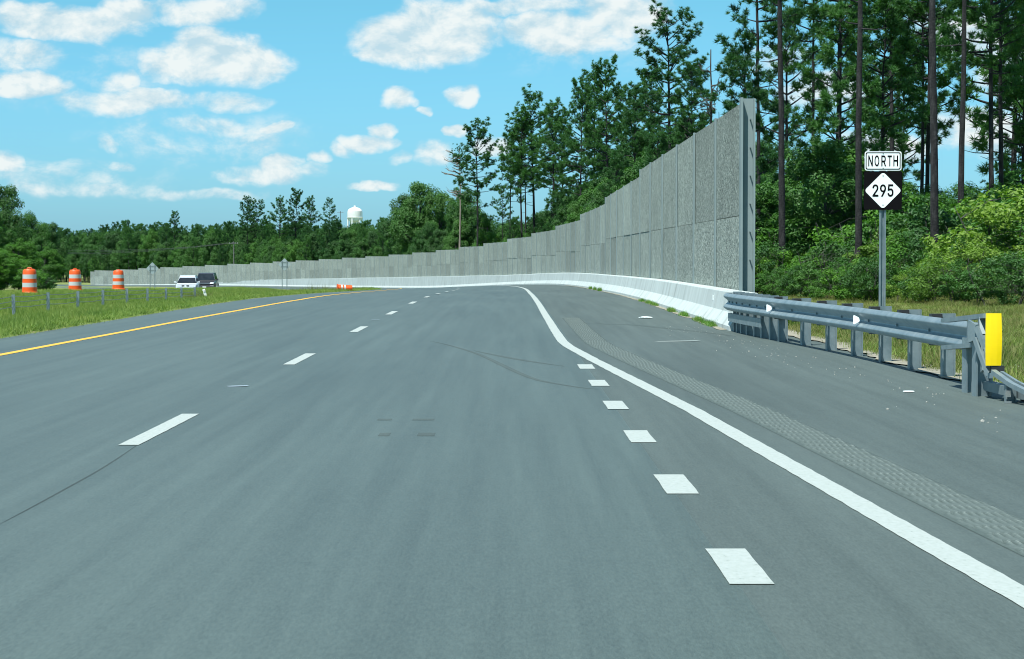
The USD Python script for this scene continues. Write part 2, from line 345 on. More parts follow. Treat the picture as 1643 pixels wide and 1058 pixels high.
M['panels'] = [aggregate(f'exposed_aggregate_{c}', k) for c, k in (('mid', 1.0), ('light', 1.12), ('dark', .84), ('pale', 1.05), ('dull', .92))]
M['steel'] = ramp_noise('galvanised_steel', [(.3, (.125, .185, .20)), (.5, (.175, .235, .25)), (.75, (.235, .295, .305))], 5.0, metal=.30, rough=.42, bump=.03, spec=.6)
M['steel_dull'] = ramp_noise('weathered_galvanised_steel', [(.3, (.12, .165, .172)), (.7, (.19, .24, .245))], 5.0, metal=.25, rough=.5, bump=.03, spec=.5)
M['black_plastic'] = simple('black_plastic', (.02, .022, .024), .5)
M['yellow_sheet'] = simple('yellow_reflective_sheet', (.85, .62, .0), .35, var=.04)
M['white_sheet'] = simple('white_reflective_sheet', (.80, .88, .87), .35, var=.03)
M['black_sheet'] = simple('black_sign_face', (.004, .004, .005), .8, var=.3, specular_ior_level=.08)
M['aluminium'] = simple('aluminium_sign_back', (.24, .31, .32), .5, .0, var=.08)
M['orange'] = simple('orange_plastic', (.66, .085, .006), .5, var=.10, scale=6)
M['drum_white'] = simple('drum_white_band', (.42, .46, .45), .4, var=.06)
M['rubber'] = simple('black_rubber', (.018, .018, .018), .8)
M['car_white'] = simple('white_car_paint', (.52, .58, .60), .25, var=.02, coat_weight=.6)
M['car_dark'] = simple('dark_grey_car_paint', (.035, .037, .042), .25, var=.05, coat_weight=.6)
M['chrome'] = simple('bright_trim', (.62, .64, .65), .2, .9, var=.04)
M['lens'] = simple('headlamp_lens', (.62, .66, .68), .12, var=.04, coat_weight=.8)
M['tank'] = simple('white_tank_paint', (.60, .64, .63), .5, var=.06, scale=.3)
M['pole_wood'] = simple('grey_utility_wood', (.11, .12, .115), .9, var=.2)
M['wire'] = simple('grey_wire', (.05, .06, .065), .7)
M['litter'] = simple('pale_plastic_litter', (.34, .42, .48), .5, var=.2, scale=14)
M['stone'] = simple('pale_stone', (.26, .27, .24), .9, var=.3, scale=20)
M['sand'] = ramp_noise('pale_sandy_dirt', [(.3, (.13, .13, .095)), (.5, (.22, .215, .165)), (.75, (.31, .31, .25))], 5.0, bump=.6, bscale=30, bdist=.02)
M['bark'] = ramp_noise('pine_bark', [(.3, (.008, .009, .010)), (.5, (.019, .020, .021)), (.75, (.050, .050, .050))], 9.0, (1, 1, .3), rough=.95, bump=.8, bscale=16, bdist=.03)
M['bark_grey'] = ramp_noise('hardwood_bark', [(.3, (.028, .03, .028)), (.7, (.085, .085, .075))], 8.0, (1, 1, .3), rough=.95, bump=.6, bscale=16, bdist=.02)
M['dead_wood'] = ramp_noise('bare_dead_wood', [(.3, (.10, .095, .085)), (.55, (.19, .17, .14)), (.8, (.29, .26, .20))], 3.0, (1, 1, .25), rough=.9, bump=.5, bscale=20, bdist=.01)
n = {'g': ('geometry', {}), 'gl': ('layer_weight', dict(blend=.3)), 'nn': ('noise_texture', dict(scale=2.0)), 'rr': ('rgb_ramp', {'ramp': [(0.4, (.010, .013, .016)), (.6, (.016, .02, .024))]}), 'p': ('principled_bsdf', dict(roughness=.06, specular_ior_level=.6))}
M['car_glass'] = mat('tinted_car_glass', n, [('g.position', 'nn.vector'), ('nn.fac', 'rr.fac'), ('rr.color', 'p.base_color')])


def leafy(name, stops, trans=.35, clump=1.2, rough=.55, spread=.35):
    """stops: dark to light; varied per leaf, per clump (position noise) and per plant."""
    n = {'g': ('geometry', {}), 'n': ('noise_texture', dict(scale=clump, detail=2.0)), 'o': ('object_info', {}),
         'a': ('math', dict(math_type='multiply_add', value2=.35)), 'b': ('math', dict(math_type='multiply_add', value2=spread)), 'c': ('math', dict(math_type='multiply', value2=.45)),
         'r': ('rgb_ramp', {'ramp': stops}), 'd': ('principled_bsdf', dict(roughness=rough, specular_ior_level=.35)), 't': ('translucent_bsdf', {}), 'tc': ('mix_color', dict(blend_type='multiply', fac=1.0, b=(1.05, 1.25, .45), use_clamp=False)), 'mx': ('mix_closure', dict(fac=trans))}
    l = [('g.position', 'n.vector'), ('n.fac', 'c.value1'), ('o.random', 'b.value1'), ('c.value', 'b.value3'), ('g.random_per_island', 'a.value1'), ('b.value', 'a.value3'), ('a.value', 'r.fac'),
         ('r.color', 'd.base_color'), ('r.color', 'tc.a'), ('tc.result', 't.color'), ('d.BSDF', 'mx.closure1'), ('t.BSDF', 'mx.closure2')]
    return mat(name, n, l, 'mx.closure')


M['needles'] = leafy('pine_needles', [(.1, (.016, .070, .026)), (.5, (.052, .155, .038)), (.95, (.120, .26, .050))], .30)
M['leaf'] = leafy('hardwood_leaves', [(.1, (.016, .070, .018)), (.5, (.052, .160, .022)), (.95, (.110, .25, .032))], .32)
M['leaf_dark'] = leafy('dark_hardwood_leaves', [(.1, (.018, .068, .020)), (.5, (.050, .145, .026)), (.95, (.095, .22, .036))], .30)
M['leaf_light'] = leafy('fresh_shrub_leaves', [(.1, (.020, .088, .015)), (.45, (.085, .225, .024)), (.95, (.20, .38, .040))], .34)
M['leaf_gold'] = leafy('yellowish_shrub_leaves', [(.1, (.05, .13, .024)), (.45, (.125, .235, .034)), (.8, (.24, .36, .055)), (.98, (.33, .26, .06))], .40)
M['grass'] = leafy('meadow_grass', [(.1, (.075, .155, .032)), (.45, (.155, .245, .048)), (.68, (.26, .29, .085)), (.95, (.38, .34, .17))], .35, clump=.35, rough=.7)
M['dry_grass'] = leafy('dry_roadside_grass', [(.1, (.08, .13, .03)), (.4, (.16, .18, .06)), (.7, (.25, .24, .11)), (.95, (.34, .31, .18))], .35, clump=.5, rough=.8)
M['ground'] = ramp_noise('grassy_soil', [(.28, (.075, .12, .03)), (.48, (.13, .18, .045)), (.62, (.18, .19, .075)), (.8, (.25, .22, .12))], .35, (1, .5, 1), rough=.95, bump=.9, bscale=6, bdist=.08)

# ------------------------------------------------------------------ ground and carriageways
LUa = np.array(LU)
gu, gy = np.meshgrid(LUa, ST, indexing='ij')
gv = np.stack([gu - np.interp(gy, ST, SHIFT), gy, base_z(gu, gy) + zl(gu)], -1)
rr = rng(3)
gk = len(ST)
i, j = np.meshgrid(np.arange(len(LU) - 1), np.arange(gk - 1), indexing='ij')
q = np.stack([i * gk + j, (i + 1) * gk + j, (i + 1) * gk + j + 1, i * gk + j + 1], -1).reshape(-1, 4)
struct('ground', (gv.reshape(-1, 3), q), M['ground'])


def edge_u(y):      # right edge line: a taper, then the lane edge
    return np.interp(y, [-30, 9.1, 13.8, 20.3, 29.8, 34.5, 36.5, 42, 53, 90, 153, 900], [3.9, 2.10, 1.90, 1.63, 1.10, .87, .82, .80, .785, .75, .78, .8])


NEW = 1.02
road = tag(UsdGeom.Xform.Define(stage, numbered('/World', 'road')), kind='structure')
part(road, 'road_surface', strip(-8.62, lambda y: np.interp(y, [-40, 40, 60, 900], [NEW, .93, .9, .9]), -40, 1400, 0.0, 9), M['road'])
part(road, 'road_shoulder', strip(lambda y: np.interp(y, [-40, 40, 60, 900], [NEW, .93, .9, .9]), lambda y: np.interp(y, [-40, 44, 46, 900], [5.05, 5.05, 4.7, 4.7]), -40, 1400, 0.0), M['shoulder'])
opp = tag(UsdGeom.Xform.Define(stage, numbered('/World', 'opposite_road')), kind='structure')
oz0, oz1 = -.20, -.34


def sheet(u0, u1, y0, y1, z0, z1):
    v, qd = strip(u0, u1, y0, y1, 0.0)
    k = len(v) // 2; v[:k, 2] += z0; v[k:, 2] += z1
    return (v, qd)


part(opp, 'road_surface', sheet(-34.5, -21.5, -40, 1400, oz1, oz0), M['road'])
LIFT = .004
ul = -2.9
# lane dashes, 3.05 m long every 12.2 m
ydash = [16.5 + 12.2 * k for k in range(-1, 24)]
for y0 in ydash:
    if y0 + 3.2 < 8: continue
    c = lambda y: np.interp(y, [0, 18, 80, 900], [-2.80, -2.83, -3.0, -3.05])
    part(road, 'lane_dash', strip(lambda y: c(y) - .075, lambda y: c(y) + .075, y0, y0 + 3.25, LIFT, rag=.007), M['white_paint'])
for k in range(-1, 6):      # dotted merge line
    y0 = 9.50 + 3.62 * k
    part(road, 'dotted_line_block', strip(lambda y: np.interp(y, [0, 10, 28], [1.03, 1.02, .93]) - .095, lambda y: np.interp(y, [0, 10, 28], [1.03, 1.02, .93]) + .095, y0, y0 + 1.15, LIFT, rag=.007), M['white_paint'])


def painted(name, pts, w, m, parent=road, lift=LIFT):
    """A painted line through ground points, cut at the stations so that it lies on the sheet below."""
    pts = np.asarray(pts, float)
    ys = np.unique(np.concatenate([pts[:, 1], ST[(ST > pts[:, 1].min()) & (ST < pts[:, 1].max())]]))
    o = np.argsort(pts[:, 1]); x = np.interp(ys, pts[o, 1], pts[o, 0] + shift(pts[o, 1])) - shift(ys)
    lf = lift + np.where(ys > 75, .005, 0)
    v = np.vstack([np.stack([x + q_ * w / 2, ys, base_z(x + q_ * w / 2 + shift(ys), ys) + lf], 1) for q_ in (-1, 1)])
    k = len(ys); j = np.arange(k - 1)
    return part(parent, name, (v, np.stack([j, j + k, j + k + 1, j + 1], 1)), m)


ee = np.concatenate([np.arange(-10, 60, .15), np.arange(60, 700, 5)])
painted('edge_line', np.stack([edge_u(ee) - shift(ee) + .012 * (meshkit.fbm(np.stack([ee * 5, ee * 0, ee * 0], 1), 2, 3) - .5), ee, ee * 0], 1), .165, M['white_paint'])
yl = [ground_at(px, py, flat=True) for px, py in ((-140, 594), (0, 570), (100, 551), (200, 532.5), (300, 513.5), (400, 495.5), (480, 481.5), (540, 473))]
yl = [np.array([yl[0][0] - .3, 2, 0])] + yl
yu = [-7.35, -7.35]
ylast = yl[-1]
for y in range(110, 700, 10): yl.append(np.array([(ylast[0] - .15) - shift(y), y, 0.0]))
painted('yellow_edge_line', yl, .14, M['yellow_paint'])
# centre marks of the opposite carriageway
for y0 in np.arange(60, 500, 12.2):
    v, qd = strip(-28.1, -27.9, y0, y0 + 3.1, .006); v[:, 2] += (oz0 + oz1) / 2
    part(opp, 'lane_dash', (v, qd), M['white_paint'])
v, qd = strip(-33.0, -32.85, 20, 700, .006); v[:, 2] += oz1 + (oz0 - oz1) * 1.5 / 13
part(opp, 'edge_line', (v, qd), M['white_paint'])

# milled rumble strip beside the edge line: a sheet with real grooves, just above the shoulder
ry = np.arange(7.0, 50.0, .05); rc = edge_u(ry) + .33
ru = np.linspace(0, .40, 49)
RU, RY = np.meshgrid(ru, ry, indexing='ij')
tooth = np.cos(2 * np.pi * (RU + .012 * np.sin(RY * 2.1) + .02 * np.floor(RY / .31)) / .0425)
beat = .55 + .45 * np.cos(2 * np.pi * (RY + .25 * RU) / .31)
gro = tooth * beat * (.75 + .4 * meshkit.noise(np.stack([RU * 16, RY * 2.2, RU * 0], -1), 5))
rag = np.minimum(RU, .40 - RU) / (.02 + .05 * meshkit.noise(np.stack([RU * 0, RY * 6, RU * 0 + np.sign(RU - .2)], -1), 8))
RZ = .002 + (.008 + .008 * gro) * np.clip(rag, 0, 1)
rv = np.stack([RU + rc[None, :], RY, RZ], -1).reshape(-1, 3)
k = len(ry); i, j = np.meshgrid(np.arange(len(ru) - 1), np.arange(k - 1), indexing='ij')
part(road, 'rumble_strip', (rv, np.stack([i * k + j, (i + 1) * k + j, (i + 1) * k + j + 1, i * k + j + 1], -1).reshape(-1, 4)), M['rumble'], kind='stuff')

# tyre marks, seams and a stray paint mark
def seam(name, pix, w, m, lift=.0018):
    P = np.asarray([ground_at(a, b, flat=True) for a, b in pix]); mb = MB()
    if len(P) > 2:
        q0 = np.linspace(0, 1, len(P)); P = PchipInterpolator(q0, P)(np.linspace(0, 1, 24))
    for k in range(len(P) - 1):
        t = P[k + 1] - P[k]; t[2] = 0; t /= np.linalg.norm(t); s = np.array([-t[1], t[0], 0]) * w / 2
        a, b = P[k], P[k + 1]; m0 = 1 if len(P) < 3 else .15 + .85 * math.sin(math.pi * k / (len(P) - 1)); m1 = 1 if len(P) < 3 else .15 + .85 * math.sin(math.pi * (k + 1) / (len(P) - 1))
        mb.add([a - s * m0, b - s * m1, b + s * m1, a + s * m0] + np.array([0, 0, lift]), [[0, 1, 2, 3]])
    return part(road, name, mb, m)


seam('tyre_mark', [(925, 520), (1000, 521), (1080, 528), (1180, 540)], .22, M['scuff'])
seam('tyre_mark', [(760, 563), (830, 577), (905, 588)], .10, M['scuff'])
seam('tyre_mark', [(690, 548), (760, 566), (870, 612), (960, 625)], .08, M['scuff'])
seam('tyre_mark', [(606, 674), (629, 674)], .16, M['scuff'])
seam('tyre_mark', [(662, 674), (697, 674)], .16, M['scuff'])
seam('tyre_mark', [(608, 698), (626, 698)], .30, M['scuff'])
seam('tyre_mark', [(670, 698), (698, 698)], .30, M['scuff'])
seam('pavement_seam', [(0, 842), (140, 766), (255, 690)], .014, M['seam'])
seam('paint_mark', [(1053, 548.5), (1121, 547.5)], .17, M['white_paint'], .005)
seam('paint_mark', [(366, 621), (398, 620)], .09, M['litter'], .005)
seam('paint_mark', [(596, 514), (609, 514)], .08, M['litter'], .005)
seam('stop_mark', [(848, 459.2), (895, 459.6)], .9, M['white_paint'], .012) if False else None

# sandy edge strips
rr = rng(12)


def ragged(yy, f0, f1, lift, name, m):
    mb = MB(); a = np.array([[f0(y), y, gz(f0(y), y) * 0 + prof(y) + lift] for y in yy]); b = np.array([[f1(y), y, prof(y) + lift] for y in yy])
    k = len(yy); j = np.arange(k - 1)
    mb.add(np.vstack([a, b]), np.stack([j, j + k, j + k + 1, j + 1], 1))
    return part(None, name, mb, m, kind='structure')


yy = np.arange(14.0, 44.0, .25)
nz = lambda y, s: float(meshkit.fbm(np.array([[y * 1.3, s, 0.0]]), 3, 4)[0])
ragged(yy, lambda y: 4.72 + .45 * nz(y, 1) - .3 * max(0, (y - 36) / 7), lambda y: 5.25 + .25 * nz(y, 7), .0155, 'sandy_edge', M['sand'])
yy = np.arange(42.0, 150.0, .4)
ragged(yy, lambda y: 3.98 - .16 * nz(y, 3) - shift(y) + .002 * (min(y, 100) - 42), lambda y: 4.16 - shift(y) + .002 * (min(y, 100) - 42), .008, 'sandy_edge', M['sand'])

# ------------------------------------------------------------------ sound wall
PANEL = 5.95


def wall_line(off, n, y0=44.5, step=PANEL):
    """n+1 points spaced evenly along the curve of the wall."""
    yy = np.arange(y0 - 2, 900, .25); xx = off - shift(yy)
    s = np.concatenate([[0], np.cumsum(np.hypot(np.diff(xx), np.diff(yy)))]); s -= np.interp(y0, yy, s)
    t = np.arange(n + 1) * step
    return np.stack([np.interp(t, s, xx), np.interp(t, s, yy)], 1)


NP_ = 122
WL = wall_line(4.66, NP_)
WALLTOP = PchipInterpolator([40, 79, 109, 139, 169, 222, 315, 460, 600, 750, 900], [3.07, 2.84, 2.56, 2.22, 1.95, 1.45, .45, -1.05, -2.9, -5.5, -7.8])
wall = thing('sound_wall', 'long grey exposed-aggregate sound wall stepping down along the curve of the road', 'sound wall')
rp = rng(21)
for k in range(NP_):
    a, b = WL[k], WL[k + 1]
    sec = 0 if k < 6 else 1 + (k - 6) // 5
    ys = WL[0 if sec == 0 else 6 + (sec - 1) * 5][1] + 1
    top = EYE + float(WALLTOP(ys)); joint = EYE + (.80 if sec < 2 else float(WALLTOP(ys)) - 1.95)
    base = prof(a[1]) - .1
    t = np.append((b - a) / np.linalg.norm(b - a), 0); s = np.array([t[1], -t[0], 0])
    L = np.linalg.norm(b - a) - .115
    c = np.append((a + b) / 2, 0)
    for lo, hi in ((base, joint - .006), (joint + .006, top)):
        m = trimesh.creation.box((L, .15, hi - lo))
        v = m.vertices @ np.array([t, s, [0, 0, 1]]) + c + s * (.012 * rp.uniform(-1, 1)) + [0, 0, (lo + hi) / 2]
        part(wall, 'panel', (v, m.faces), M['panels'][int(rp.choice([0, 0, 0, 1, 2, 3, 4]))])
    if k > 0:
        mb = MB()
        ptop = top + .0 if k not in (6,) and (k - 6) % 5 else EYE + float(WALLTOP(WL[max(0, 6 + (sec - 2) * 5) if sec > 1 else 0][1] + 1))
        h = ptop + .02 - base
        mb.box(np.append(a, base + h / 2), (.10, .20, h), [t, s, [0, 0, 1]])
        for q_ in (-1, 1):
            mb.box(np.append(a, base + h / 2) + s * q_ * .095 + [0, 0, .003], (.20, .036, h), [t, s, [0, 0, 1]])
        part(wall, 'post', mb, M['post_concrete'])
# end post: an H-shaped column with its slot towards the traffic
a, b = WL[0], WL[1]; t = np.append((b - a) / np.linalg.norm(b - a), 0); s = np.array([t[1], -t[0], 0])
top = EYE + 3.10; base = -.1; h = top - base; C = np.append(a, base + h / 2)
mb = MB(); ax = [t, s, [0, 0, 1]]
mb.box(C + t * .06, (.10, .22, h), ax)
mb.box(C - s * .125, (.30, .045, h + .03), ax); mb.box(C + s * .125, (.29, .035, h - .01), ax)
ep = part(wall, 'end_post', mb, M['post_concrete'])
mb = MB()
for k in range(6):
    z = top - .42 - k * .555
    p = np.array([*(a), z]) + s * .055 + t * .012
    mb.bar(p, p - t * .11 + [0, 0, .012], .022, .022)
part(ep, 'stud', mb, M['steel_dull'])

# ------------------------------------------------------------------ concrete barrier below the wall
bar_ = thing('concrete_barrier', 'pale concrete safety barrier running along the foot of the sound wall', 'barrier')
NB = 121
y0b = 41.6
BL = wall_line(0.0, NB, y0b, PANEL)
BTOP = PchipInterpolator([40, 60, 82, 105, 147, 172, 222, 280, 315, 380, 460, 560, 640, 750, 900], [.70, .71, .785, .905, 1.14, 1.36, 1.93, 2.57, 2.98, 3.75, 4.75, 6.1, 7.15, 8.9, 11.2])
for k in range(NB):
    mb = MB(); rows = []
    nsub = 2
    for w in range(nsub + 1):
        f = w / nsub; f = .0007 + f * .9986
        p = BL[k] * (1 - f) + BL[k + 1] * f
        y = p[1]; t = np.append((BL[k + 1] - BL[k]) / np.linalg.norm(BL[k + 1] - BL[k]), 0); s = np.array([t[1], -t[0], 0])
        base = prof(y) - .06; H = EYE - float(BTOP(y)) - base
        w0 = np.interp(y, [41, 100], [4.03, 4.14])
        poly = np.array([[w0, 0], [w0, .14], [w0 + .17, min(.39, H * .48)], [w0 + .25, H - .03], [w0 + .28, H], [4.56, H], [4.56, 0]])
        rows.append((np.array([p[0], p[1], base]), s, np.array([0, 0, 1.0]), poly))
    kk = 7; V = np.vstack([o + P[:, :1] * e1 + P[:, 1:] * e2 for o, e1, e2, P in rows])
    i, j = np.meshgrid(np.arange(nsub), np.arange(kk), indexing='ij')
    qd = np.stack([i * kk + j, (i + 1) * kk + j, (i + 1) * kk + (j + 1) % kk, i * kk + (j + 1) % kk], -1).reshape(-1, 4)
    caps = np.array([[0, 1, 2], [0, 2, 6], [2, 3, 5], [2, 5, 6], [3, 4, 5]])
    mb.add(V, np.vstack([qd[:, [0, 1, 2]], qd[:, [0, 2, 3]], caps, caps[:, ::-1] + kk * nsub]))
    part(bar_, 'barrier_section', mb, M['concrete'])
p = at(1130.5, 477.5, 47.3)
mb = MB(); mb.box([4.245, 47.4, .63 - .12], (.012, .10, .105)); part(bar_, 'reflector', mb, M['white_sheet'], label='white square reflector on the barrier face')

# ------------------------------------------------------------------ guardrail
rail_pts = np.array([[4.12, 42.3], [3.95, 41.9], [3.93, 41.3], [4.17, 36.5], [4.42, 33.0], [4.60, 29.5], [4.70, 26.0], [4.76, 24.2], [4.78, 22.3]])
rail_t = np.concatenate([[0], np.cumsum(np.hypot(*np.diff(rail_pts, axis=0).T))])
from scipy.interpolate import CubicSpline
RX, RYs = PchipInterpolator(rail_t, rail_pts[:, 0]), PchipInterpolator(rail_t, rail_pts[:, 1])
RL = rail_t[-1]
rp_at = lambda s_: np.array([float(RX(s_)), float(RYs(s_)), 0.0])


def rp_frame(s_):
    t = rp_at(min(s_ + .05, RL)) - rp_at(max(s_ - .05, 0)); t /= np.linalg.norm(t)
    return t, np.array([-t[1], t[0], 0.0])     # along, towards the verge (away from the road)


def wbeam(th=.012):
    zz = np.linspace(-.156, .156, 40)
    d = .040 * (1 + np.cos(2 * np.pi * zz / .194))      # valley in the middle is far from the road
    edge = np.clip((np.abs(zz) - .125) / .031, 0, 1)
    front = np.stack([d - 0 * edge, zz], 1)
    return np.vstack([front, front[::-1] + [th, 0]])


gr = thing('guardrail', 'galvanised steel guardrail on the right shoulder from the barrier end to the yellow marker', 'guardrail')
prof_w = wbeam()
ss = np.concatenate([np.linspace(0, 1.4, 14), np.linspace(1.6, RL - .9, 36)])
RAILZ = .545


def frames(ss, z, off=0.0):
    out = []
    for q_ in ss:
        t, nn_ = rp_frame(q_); out.append((rp_at(q_) + nn_ * off + [0, 0, z], nn_, np.array([0, 0, 1.0])))
    return out


mb = MB(); mb.prism(prof_w, frames(ss, RAILZ)); part(gr, 'rail', mb, M['steel'], smooth=40)
# back rail hooking round the barrier end, and the lower rub rail
mb = MB()
back = [np.array([4.12 + .03 * k, 42.3 - .9 * k, RAILZ - .01]) + [.20, 0, 0] for k in range(9)]
fr = [(b_, np.array([-1.0, 0, 0]), np.array([0, 0, 1.0])) for b_ in back]
mb.prism(prof_w, fr); part(gr, 'rail', mb, M['steel_dull'], smooth=40)
chan = np.array([[0, -.075], [.055, -.075], [.055, -.065], [.012, -.065], [.012, .065], [.055, .065], [.055, .075], [0, .075]])
mb = MB(); mb.prism(chan, frames(np.linspace(.9, 4.8, 10), .265, .06)); part(gr, 'rub_rail', mb, M['steel'])


def ipost(p, t, nn_, h, w=.11, d=.15, th=.012, back=0.0):
    mb = MB(); ax = [t, nn_, [0, 0, 1]]
    c = p + [0, 0, h / 2 - .1]
    H = h + .2
    mb.box(c - nn_ * (d / 2 - th / 2), (w, th, H), ax); mb.box(c + nn_ * (d / 2 - th / 2), (w, th, H), ax); mb.box(c, (th, d - 2 * th, H), ax)
    return mb


post_s = [RL - .25]
# spacing as seen: regular down the line, halved and quartered at the barrier
tgt = [(1501, 604.6), (1449, 592), (1404, 582), (1362, 572.6), (1324, 563)]
ys_ = np.linspace(0, RL, 600); YY = RYs(ys_)
s_at = lambda y: float(np.interp(-y, -YY, ys_))
post_y = [25.7, 27.55, 29.4, 31.25, 33.05, 34.9, 36.4, 37.2, 38.0, 38.7, 39.5, 40.2, 40.8, 41.3]
for n_, y in enumerate(post_y):
    s_ = s_at(y); t, nn_ = rp_frame(s_); p = rp_at(s_) + nn_ * (.29 if y < 36 else .22)
    mb = ipost(p, t, nn_, .735)
    part(gr, 'post', mb, M['steel'])
    if y < 36.5:
        mb = MB(); mb.box(rp_at(s_) + nn_ * .145 + [0, 0, RAILZ + .005] + t * .0, (.14, .12, .36), [t, nn_, [0, 0, 1]]); part(gr, 'blockout', mb, M['black_plastic'])
    mb = MB(); mb.tm(trimesh.creation.cylinder(.016, .03, sections=8), np.block([[np.stack([t, np.array([0, 0, 1.0]), nn_], 1), (rp_at(s_) + nn_ * .075 + [0, 0, RAILZ])[:, None]], [0, 0, 0, 1]]))
    part(gr, 'bolt', mb, M['steel_dull'])
for px, y in ((1234, 36.4), (1370, 29.85)):      # white reflectors in the valley of the rail
    s_ = s_at(y); t, nn_ = rp_frame(s_)
    tri = Polygon([(-.055, -.075), (-.03, -.08), (.05, -.04), (.065, -.012), (.065, .012), (.05, .04), (-.03, .08), (-.055, .075)])
    m = trimesh.creation.extrude_polygon(tri, .012, engine='earcut'); m.apply_scale([.74, .74, 1])
    e1 = np.array([.93, -.36, 0.0]); e1 /= np.linalg.norm(e1); e3 = np.cross(e1, [0, 0, 1.0])
    e1 = np.array([1.0, -.15, 0]); e1 /= np.linalg.norm(e1); e2 = np.array([0, 0, 1.0]); e3 = np.cross(e1, e2)
    Mx = np.eye(4); Mx[:3, 0], Mx[:3, 1], Mx[:3, 2] = e1, e2, e3; Mx[:3, 3] = rp_at(s_) + nn_ * .02 + [-.03, -.03, RAILZ]
    mb = MB(); mb.tm(m, Mx); part(gr, 'reflector', mb, M['white_sheet'], label='white reflector in the rail valley')

# end terminal of the guardrail
D0 = 22.3


def tp(px, py, y=D0): return at(px, py, y)


def hbar(pix, w, h, y0, y1, name, m=None, parent=None):
    mb = MB(); n_ = len(pix); P = [tp(a, b, y0 + (y1 - y0) * k / max(1, n_ - 1)) for k, (a, b) in enumerate(pix)]
    for k in range(n_ - 1): mb.bar(P[k], P[k + 1], w, h)
    return part(parent or gr, name, mb, m or M['steel'])


hbar([(1517, 514.5), (1585, 507)], .10, .045, 23.9, 21.9, 'terminal_arm')
hbar([(1517, 558), (1567, 554)], .10, .045, 23.9, 22.4, 'terminal_arm')
hbar([(1516.5, 511), (1516.5, 558)], .02, .012, 23.85, 23.85, 'terminal_strap', M['steel']) if False else None
mb = MB(); mb.prism(prof_w, frames(np.linspace(RL - .9, RL - .35, 5), RAILZ, .05)); part(gr, 'rail', mb, M['steel_dull'], smooth=40)
mb = MB()      # side plate of the head
pl = [tp(1553, 516, 22.3), tp(1565, 524, 22.2), tp(1564, 545, 22.2), tp(1552.5, 551, 22.3)]
mb.hull(pl + [p_ + [.015, .12, 0] for p_ in pl]); part(gr, 'head_plate', mb, M['steel'])
hbar([(1554, 517), (1566.5, 525), (1581, 560), (1585, 588)], .03, .05, 22.1, 21.8, 'head_strut')
hbar([(1563.5, 543), (1574, 573), (1585.5, 603), (1592, 603)], .02, .05, 22.0, 21.7, 'head_strut')
hbar([(1578, 512), (1580, 540), (1583, 596)], .10, .10, 22.1, 21.9, 'head_box', M['steel_dull'])
for px, base, yy_ in ((1559.5, 624, 22.9), (1576, 628, 22.3)):
    p = at(px, base, yy_); p[2] = 0
    t = np.array([.12, -1, 0.0]); t /= np.linalg.norm(t); nn_ = np.array([-t[1], t[0], 0])
    part(gr, 'terminal_post', ipost(p, t, nn_, .56, .14, .17, .016), M['steel'])
# yellow marker panel, slightly dished, on the terminal head
mb = MB(); Y0 = 21.7
zt, zb = at(1595, 503, Y0)[2], at(1595, 587, Y0)[2]
zz = np.linspace(zb, zt, 9); wv = []
for z in zz:
    f = (z - zb) / (zt - zb); hw = (.073 + .006 * math.sin(math.pi * f))
    cx = (1594.8 - 821.5) / F * Y0; yb = Y0 - .012 * math.sin(math.pi * f)
    wv.append([[cx - hw, yb, z], [cx - hw * .4, yb - .006, z], [cx + hw * .4, yb - .006, z], [cx + hw, yb, z], [cx + hw, yb + .025, z], [cx - hw, yb + .025, z]])
wv = np.array(wv); kk = 6
i, j = np.meshgrid(np.arange(8), np.arange(kk), indexing='ij')
qd = np.stack([i * kk + j, i * kk + (j + 1) % kk, (i + 1) * kk + (j + 1) % kk, (i + 1) * kk + j], -1).reshape(-1, 4)
cap = np.array([[0, 2, 1], [0, 3, 2], [0, 4, 3], [0, 5, 4]])
mb.add(wv.reshape(-1, 3), np.vstack([qd[:, [0, 1, 2]], qd[:, [0, 2, 3]], cap, cap[:, ::-1] + 8 * kk]))
part(gr, 'marker_panel', mb, M['yellow_sheet'], label='tall yellow reflective marker panel on the end of the rail')
mb = MB(); mb.box(at(1600, 592, 21.75), (.12, .10, .06)); part(gr, 'head_block', mb, M['black_plastic'])
hbar([(1594, 597), (1622, 617), (1650, 631), (1720, 655)], .05, .045, 21.6, 20.3, 'ground_strut')
hbar([(1600, 594), (1632, 614), (1652, 624), (1720, 648)], .03, .035, 21.8, 20.5, 'ground_strut')
hbar([(1585, 619), (1618, 627), (1650, 634), (1720, 650)], .10, .09, 22.2, 20.6, 'ground_strut', M['steel_dull'])
p = at(1621, 640, 21.3); p[2] = 0
part(gr, 'terminal_post', ipost(p, np.array([0, -1.0, 0]), np.array([1.0, 0, 0]), .17, .08, .10, .012), M['steel_dull'])
mb = MB(); mb.box(at(1617, 632, 21.2), (.05, .05, .06)); part(gr, 'anchor_bolt', mb, M['chrome'])
mb = MB(); mb.box([at(1617, 640, 21.2)[0], 21.2, .012], (.06, .06, .02)); part(gr, 'anchor_plate', mb, M['chrome'])

# ------------------------------------------------------------------ route sign
def rrect(w, h, r, n_=6):
    pts = []
    for cx, cy, a0 in ((w / 2 - r, h / 2 - r, 0), (-w / 2 + r, h / 2 - r, 90), (-w / 2 + r, -h / 2 + r, 180), (w / 2 - r, -h / 2 + r, 270)):
        for k in range(n_ + 1):
            a_ = math.radians(a0 + 90 * k / n_); pts.append((cx + r * math.cos(a_), cy + r * math.sin(a_)))
    return Polygon(pts)


SD = 37.0
sx = (1415.8 - 821.5) / F * SD
sg = thing('route_sign', 'route sign reading NORTH over a white diamond 295, on a steel post behind the guardrail', 'road sign', (sx, SD, 0))
gzs = float(gz(sx, SD))


